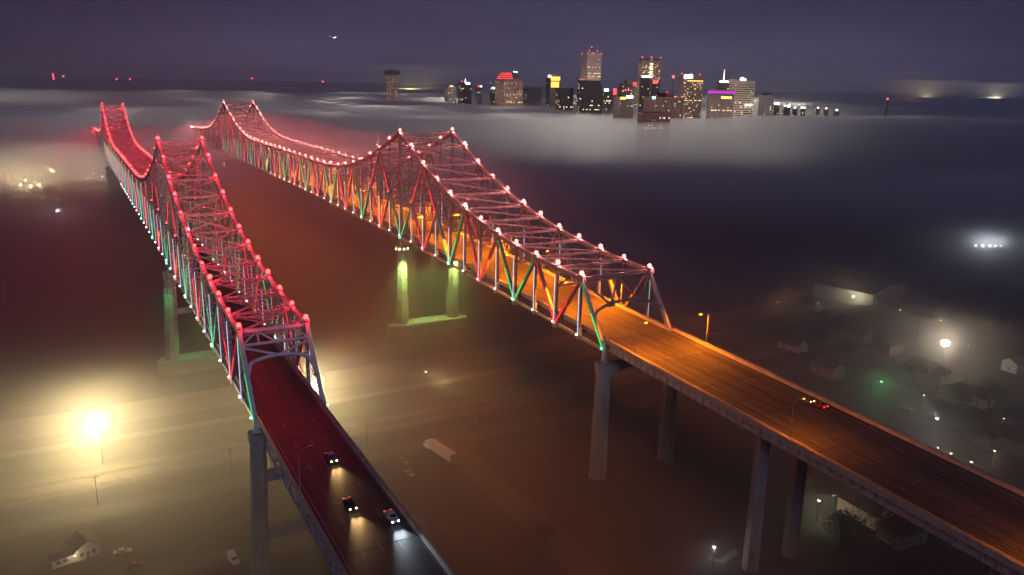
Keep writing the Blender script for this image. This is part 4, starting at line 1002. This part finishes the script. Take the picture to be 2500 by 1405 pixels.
o, w_, d_, h, dep = tower(1590, 1611, 196, 1500, 'dark glass block with a small red sign before the golden tower', 'dark', 8, .1, 4, 'piers', 8, .05); sign(o, 'red', -w_*.4, w_*.3, -d_/2-1, h-6, h)
o, w_, d_, h, dep = tower(1573, 1669, 239, 1150, 'wide brown riverside hotel with dark vertical strips', 'brown', 24, .3, 3.4, 'piers', 24, .07, 0, pier=.5, facade_fill=120000); pent(o, 'red', -w_*.1, w_*.18, -d_*.4, d_*.4, h, h+7); sign(o, 'cyan', -w_*.62, -w_*.52, -d_/2, h-2, h+2); beacons(o, [(w_*.1, 0, h+9), (w_*.42, -d_/2, h+2), (w_*.16, -d_/2, h+2)], .8)
o, w_, d_, h, dep = tower(1558, 1635, 278, 1020, 'low dark red block nearest the river, barely above the fog', 'red', 14, .16, 3.4, 'grid', 18, .05, .1, band=.5, pier=.35); pent(o, 'red', -w_*.15, w_*.35, -d_*.3, d_*.3, h, h+2.5)
o, w_, d_, h, dep = tower(1659, 1716, 187, 1400, 'dark hotel slab crowned by a large white sign', 'brown', 14, .2, 3.4, 'piers', 18, .13, 0, pier=.45, facade_fill=90000); sign(o, 'white', -w_*.5, -w_*.05, -d_/2-1, h-4, h+3); sign(o, 'gold', -w_*.3, w_*.5, -d_/2-.7, h-9, h-7.6, 'lit_cornice'); beacons(o, [(-w_*.5, 0, h+5), (0, 0, h+5), (w_*.45, 0, h+4)], .9)
o, w_, d_, h, dep = tower(1730, 1792, 222, 1100, 'pinstriped tower with a purple lit crown', 'tan', 10, .12, 3.6, 'piers', 20, .02, 0, pier=.5, facade_fill=150000); MB().box(-w_/2-.8, w_/2+.8, -d_/2-.8, d_/2+.8, h-3.4, h-1.0).build('purple_crown', GLOW['purple'], o); sign(o, 'amber', -w_*.05, w_*.4, -d_/2-.9, h-11, h-8)
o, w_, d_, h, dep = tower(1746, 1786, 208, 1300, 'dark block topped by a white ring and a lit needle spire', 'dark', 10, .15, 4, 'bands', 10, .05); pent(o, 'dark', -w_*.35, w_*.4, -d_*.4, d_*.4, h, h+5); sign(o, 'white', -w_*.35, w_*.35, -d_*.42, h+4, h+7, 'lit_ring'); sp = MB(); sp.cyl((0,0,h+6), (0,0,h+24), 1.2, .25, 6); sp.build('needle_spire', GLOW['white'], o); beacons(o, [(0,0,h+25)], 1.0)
o, w_, d_, h, dep = tower(1783, 1843, 200, 1250, 'pale concrete hotel with dark window bands and rooftop domes', 'pale', -20, .36, 3.5, 'bands', 14, .06, .05, band=.55, facade_fill=260000); MB().ball((-w_*.05,0,h+4), 3.4).build('roof_dome', GLOW['white'], o); MB().ball((w_*.12,0,h+3), 2.6).build('roof_dome', GLOW['white'], o); pent(o, 'pale', -w_*.7, -w_*.5, -d_*.3, d_*.3, h-3, h+4)
o, w_, d_, h, dep = tower(1855, 1888, 235, 1200, 'pale grey slab at the right end of the skyline', 'grey', 22, .4, 3.6, 'grid', 6, .06, 0, band=.5, pier=.5, facade_fill=160000); pent(o, 'red', -w_*.3, w_*.2, -d_*.3, d_*.3, h, h+4)
tower(1682, 1705, 222, 1500, 'low dark block under the white signed hotel', 'dark', 12, .2, 4, 'bands', 6, .04)
# town lamps under the fog and right of the skyline
for xl, xr, yt, lab, spots in ((1889, 1903, 258, 'low dark block with two bright roof lamps right of the pale grey slab', ((-.3, 2.3), (.25, 2.8))), (1911, 1929, 264, 'low dark block with one big warm roof lamp, second right of the pale slab', ((.3, 3.0), (-.3, 1.2))),
                               (1934, 1946, 268, 'low dark block with a small roof lamp, third right of the pale slab', ((0, 1.5),)), (1952, 1966, 268, 'low dark block with two warm roof lamps, fourth right of the pale slab', ((-.2, 2.0), (.35, 1.2))),
                               (1990, 2002, 268, 'low dark block with a faint roof lamp, fifth right of the pale slab', ((0, 1.2),)), (2010, 2022, 270, 'low dark block with a faint roof lamp, sixth right of the pale slab', ((0, 1.3),)), (2035, 2048, 274, 'furthest right of the low dark blocks, with one warm roof lamp', ((0, 1.6),))):
    o, w_, d_, h, dep = tower(xl, xr, yt, 1350, lab, 'dark', 12, .2, 3.8, 'bands', 5, .08, name='low_block')
    for fx, r_ in spots:
        MB().ball((fx*w_, -d_*.3, h + 3.4), r_*.7).build('roof_lamp', M['lamp_warm'], o); MB().cyl((fx*w_, -d_*.3, h), (fx*w_, -d_*.3, h + 3), .25, .2, 6).build('lamp_pole', M['dark_metal'], o)
        plight('roof_lamp_light', (fx*w_, -d_*.3, h + 4.5), WW, 5000*r_*r_, o, 1.0)
CITY = []
rc = random.Random(5)
for j in range(9):
    for i in range(11):
        r_ = 980*1.15**j*rc.uniform(.96, 1.04); th_ = R(-33 + 5.3*i + rc.uniform(-2, 2))
        x, y = r_*math.sin(th_), r_*math.cos(th_)
        if along(x, y)[0] > 690: CITY.append((x, y, (.35, .7, 1, 1, 1, 1.2, 1.4, 1.8, 2.4)[j]*(.34 if th_ < R(-10) else (1.5 if j < 3 else 1.5) if th_ > R(1) else .75), 22 if j < 3 else 45))
for th_ in range(2, 19, 2): CITY.append((1130*math.sin(R(th_)), 1130*math.cos(R(th_)), .45, 20)); CITY.append((1230*math.sin(R(th_+1)), 1230*math.cos(R(th_+1)), .7, 20))

for i, (x, y, *pw) in enumerate(CITY):
    hz_ = pw[1]; o = empty('high_mast_lamp', (x, y, 0)); MB().cyl((0,0,0),(0,0,hz_-1),.3,.18,6).build('pole', M['pole'], o); MB().ball((0,0,hz_),.7).build('lens', M['lamp_warm'], o)
    plight('high_mast_light', (0,0,hz_), (1, .87, .72), 190000*pw[0]*rc.choice((.3, .6, 1.0, 1.3, 1.7)), o, 1.0); tag(o, 'tall town lamp glowing unseen within the fog below the skyline', 'street lamp', 'town lamps within the fog')
for x, y, z, c_, w2, lab in ((1000, 224, 58, (1, .88, .30), 5e6, 'yellow floodlights glowing through fog beside the lone slim tower'), (1045, 222, 58, (1, .90, .40), 5e6, 'yellow floodlights glowing through fog right of the lone slim tower'),
                             (2260, 243, 50, (1, .86, .45), 2.5e7, 'long pale yellow glow on the fog at far right'), (2430, 244, 50, (1, .90, .55), 4e7, 'pale glow on the fog at the right edge of the horizon'), (2220, 259, 45, (1, .45, .2), 4e6, 'orange glow in the fog right of the chimney')):
    p = ground(x, y, z); o = empty('high_mast_lamp', (p.x, p.y, 0)); MB().cyl((0,0,0),(0,0,z),.5,.3,6).build('pole', M['pole'], o); MB().ball((0,0,z+1.6),1.5).build('lens', M['lamp_warm'], o)
    plight('high_mast_light', (0,0,z+1), c_, w2, o, 2.0); tag(o, lab, 'street lamp', 'lamps glowing through far fog')
# far masts with red beacons, smokestack, aircraft
def mast(x, ytop, ybot, dist, label, n=3):
    p = at_dist(x, ytop, dist); o = empty('radio_mast', (p.x, p.y, 0)); MB().beam((0,0,0), (0,0,p.z), 1.2, 1.2).build('lattice', M['dark_metal'], o)
    for i in range(n): MB().ball((0,-1.5,p.z - i*(p.z-90)/max(1,n)*.8), 4.2).build('beacon', GLOW['beacon'], o)
    tag(o, label, 'radio mast', 'far masts on the horizon')
mast(130, 182, 200, 5200, 'far mast with three red beacons at left on the horizon'); mast(155, 187, 200, 5200, 'far mast with one red beacon beside the triple one', 1)
mast(285, 194, 200, 5600, 'far mast with red beacon left of the red bridge tower', 1); mast(318, 194, 200, 5600, 'far mast with red beacon just right of the red bridge tower', 1); mast(615, 192, 200, 5600, 'far mast with red beacon above the far rosy tower', 1); mast(788, 200, 210, 5200, 'far mast with red beacon left of the lone slim tower', 1); mast(1644, 188, 200, 2600, 'mast with a red beacon beside the white signed hotel', 1)
p = at_dist(2165, 243, 1700); o = empty('chimney_stack', (p.x, p.y, 0)); MB().cyl((0,0,0), (0,0,p.z), 4.2, 2.6, 10).build('shaft', FAC['dark'], o); MB().ball((0,-3,p.z+1), 1.7).build('beacon', GLOW['beacon'], o); tag(o, 'dark chimney with a red beacon rising from fog at right', 'chimney')
p = at_dist(815, 91, 3200); o = empty('aircraft', p, 0.6)
fu = MB(); fu.cyl((-14,0,0), (12,0,0), 1.9, 1.7, 10); fu.cyl((12,0,0), (17,0,-.3), 1.7, .3, 10); fu.cyl((-14,0,0), (-20,0,.8), 1.9, .4, 10); fu.build('fuselage', M['white_paint'], o)
for s in (-1, 1): MB().add([(4,s*1.5,-.6),(-2,s*1.5,-.6),(-7,s*17,.4),(-4.5,s*17,.4),(4,s*1.5,-.2),(-2,s*1.5,-.2),(-7,s*17,.6),(-4.5,s*17,.6)], BOXF).build('wing', M['white_paint'], o)
MB().add([(-15,-.2,1),(-19,-.2,1),(-21,-.2,7),(-19,-.2,7),(-15,.2,1),(-19,.2,1),(-21,.2,7),(-19,.2,7)], BOXF).build('tail_fin', M['white_paint'], o)
for q in ((5,-3,-1),(5,3,-1),(0,0,-2)): MB().ball(q, 1.6).build('landing_light', M['lens_white'], o)
tag(o, 'tiny aircraft with landing lights high in the sky', 'aircraft')

# utility poles along the riverside street
for i, lat in enumerate((-230, -190, -150, -110, -62, -18, 30, 150, 200, 250)):
    p = W('R', lat, 56 + 2*math.sin(i*2.1)); o = empty('utility_pole', p, aR + random.uniform(-.1, .1))
    MB().cyl((0,0,0), (0,0,10.5), .17, .11, 7).build('pole', M['bark'], o); MB().box(-1.2, 1.2, -.07, .07, 9.6, 9.78).build('crossarm', M['bark'], o)
    for x in (-1.05, -.45, .45, 1.05): MB().cyl((x,0,9.78), (x,0,10.02), .06, .05, 6).build('insulator', M['glass'], o)
    tag(o, '%s wooden utility pole from the left along the riverside street' % ORD[i+1], 'utility pole', 'utility poles by the riverside street')
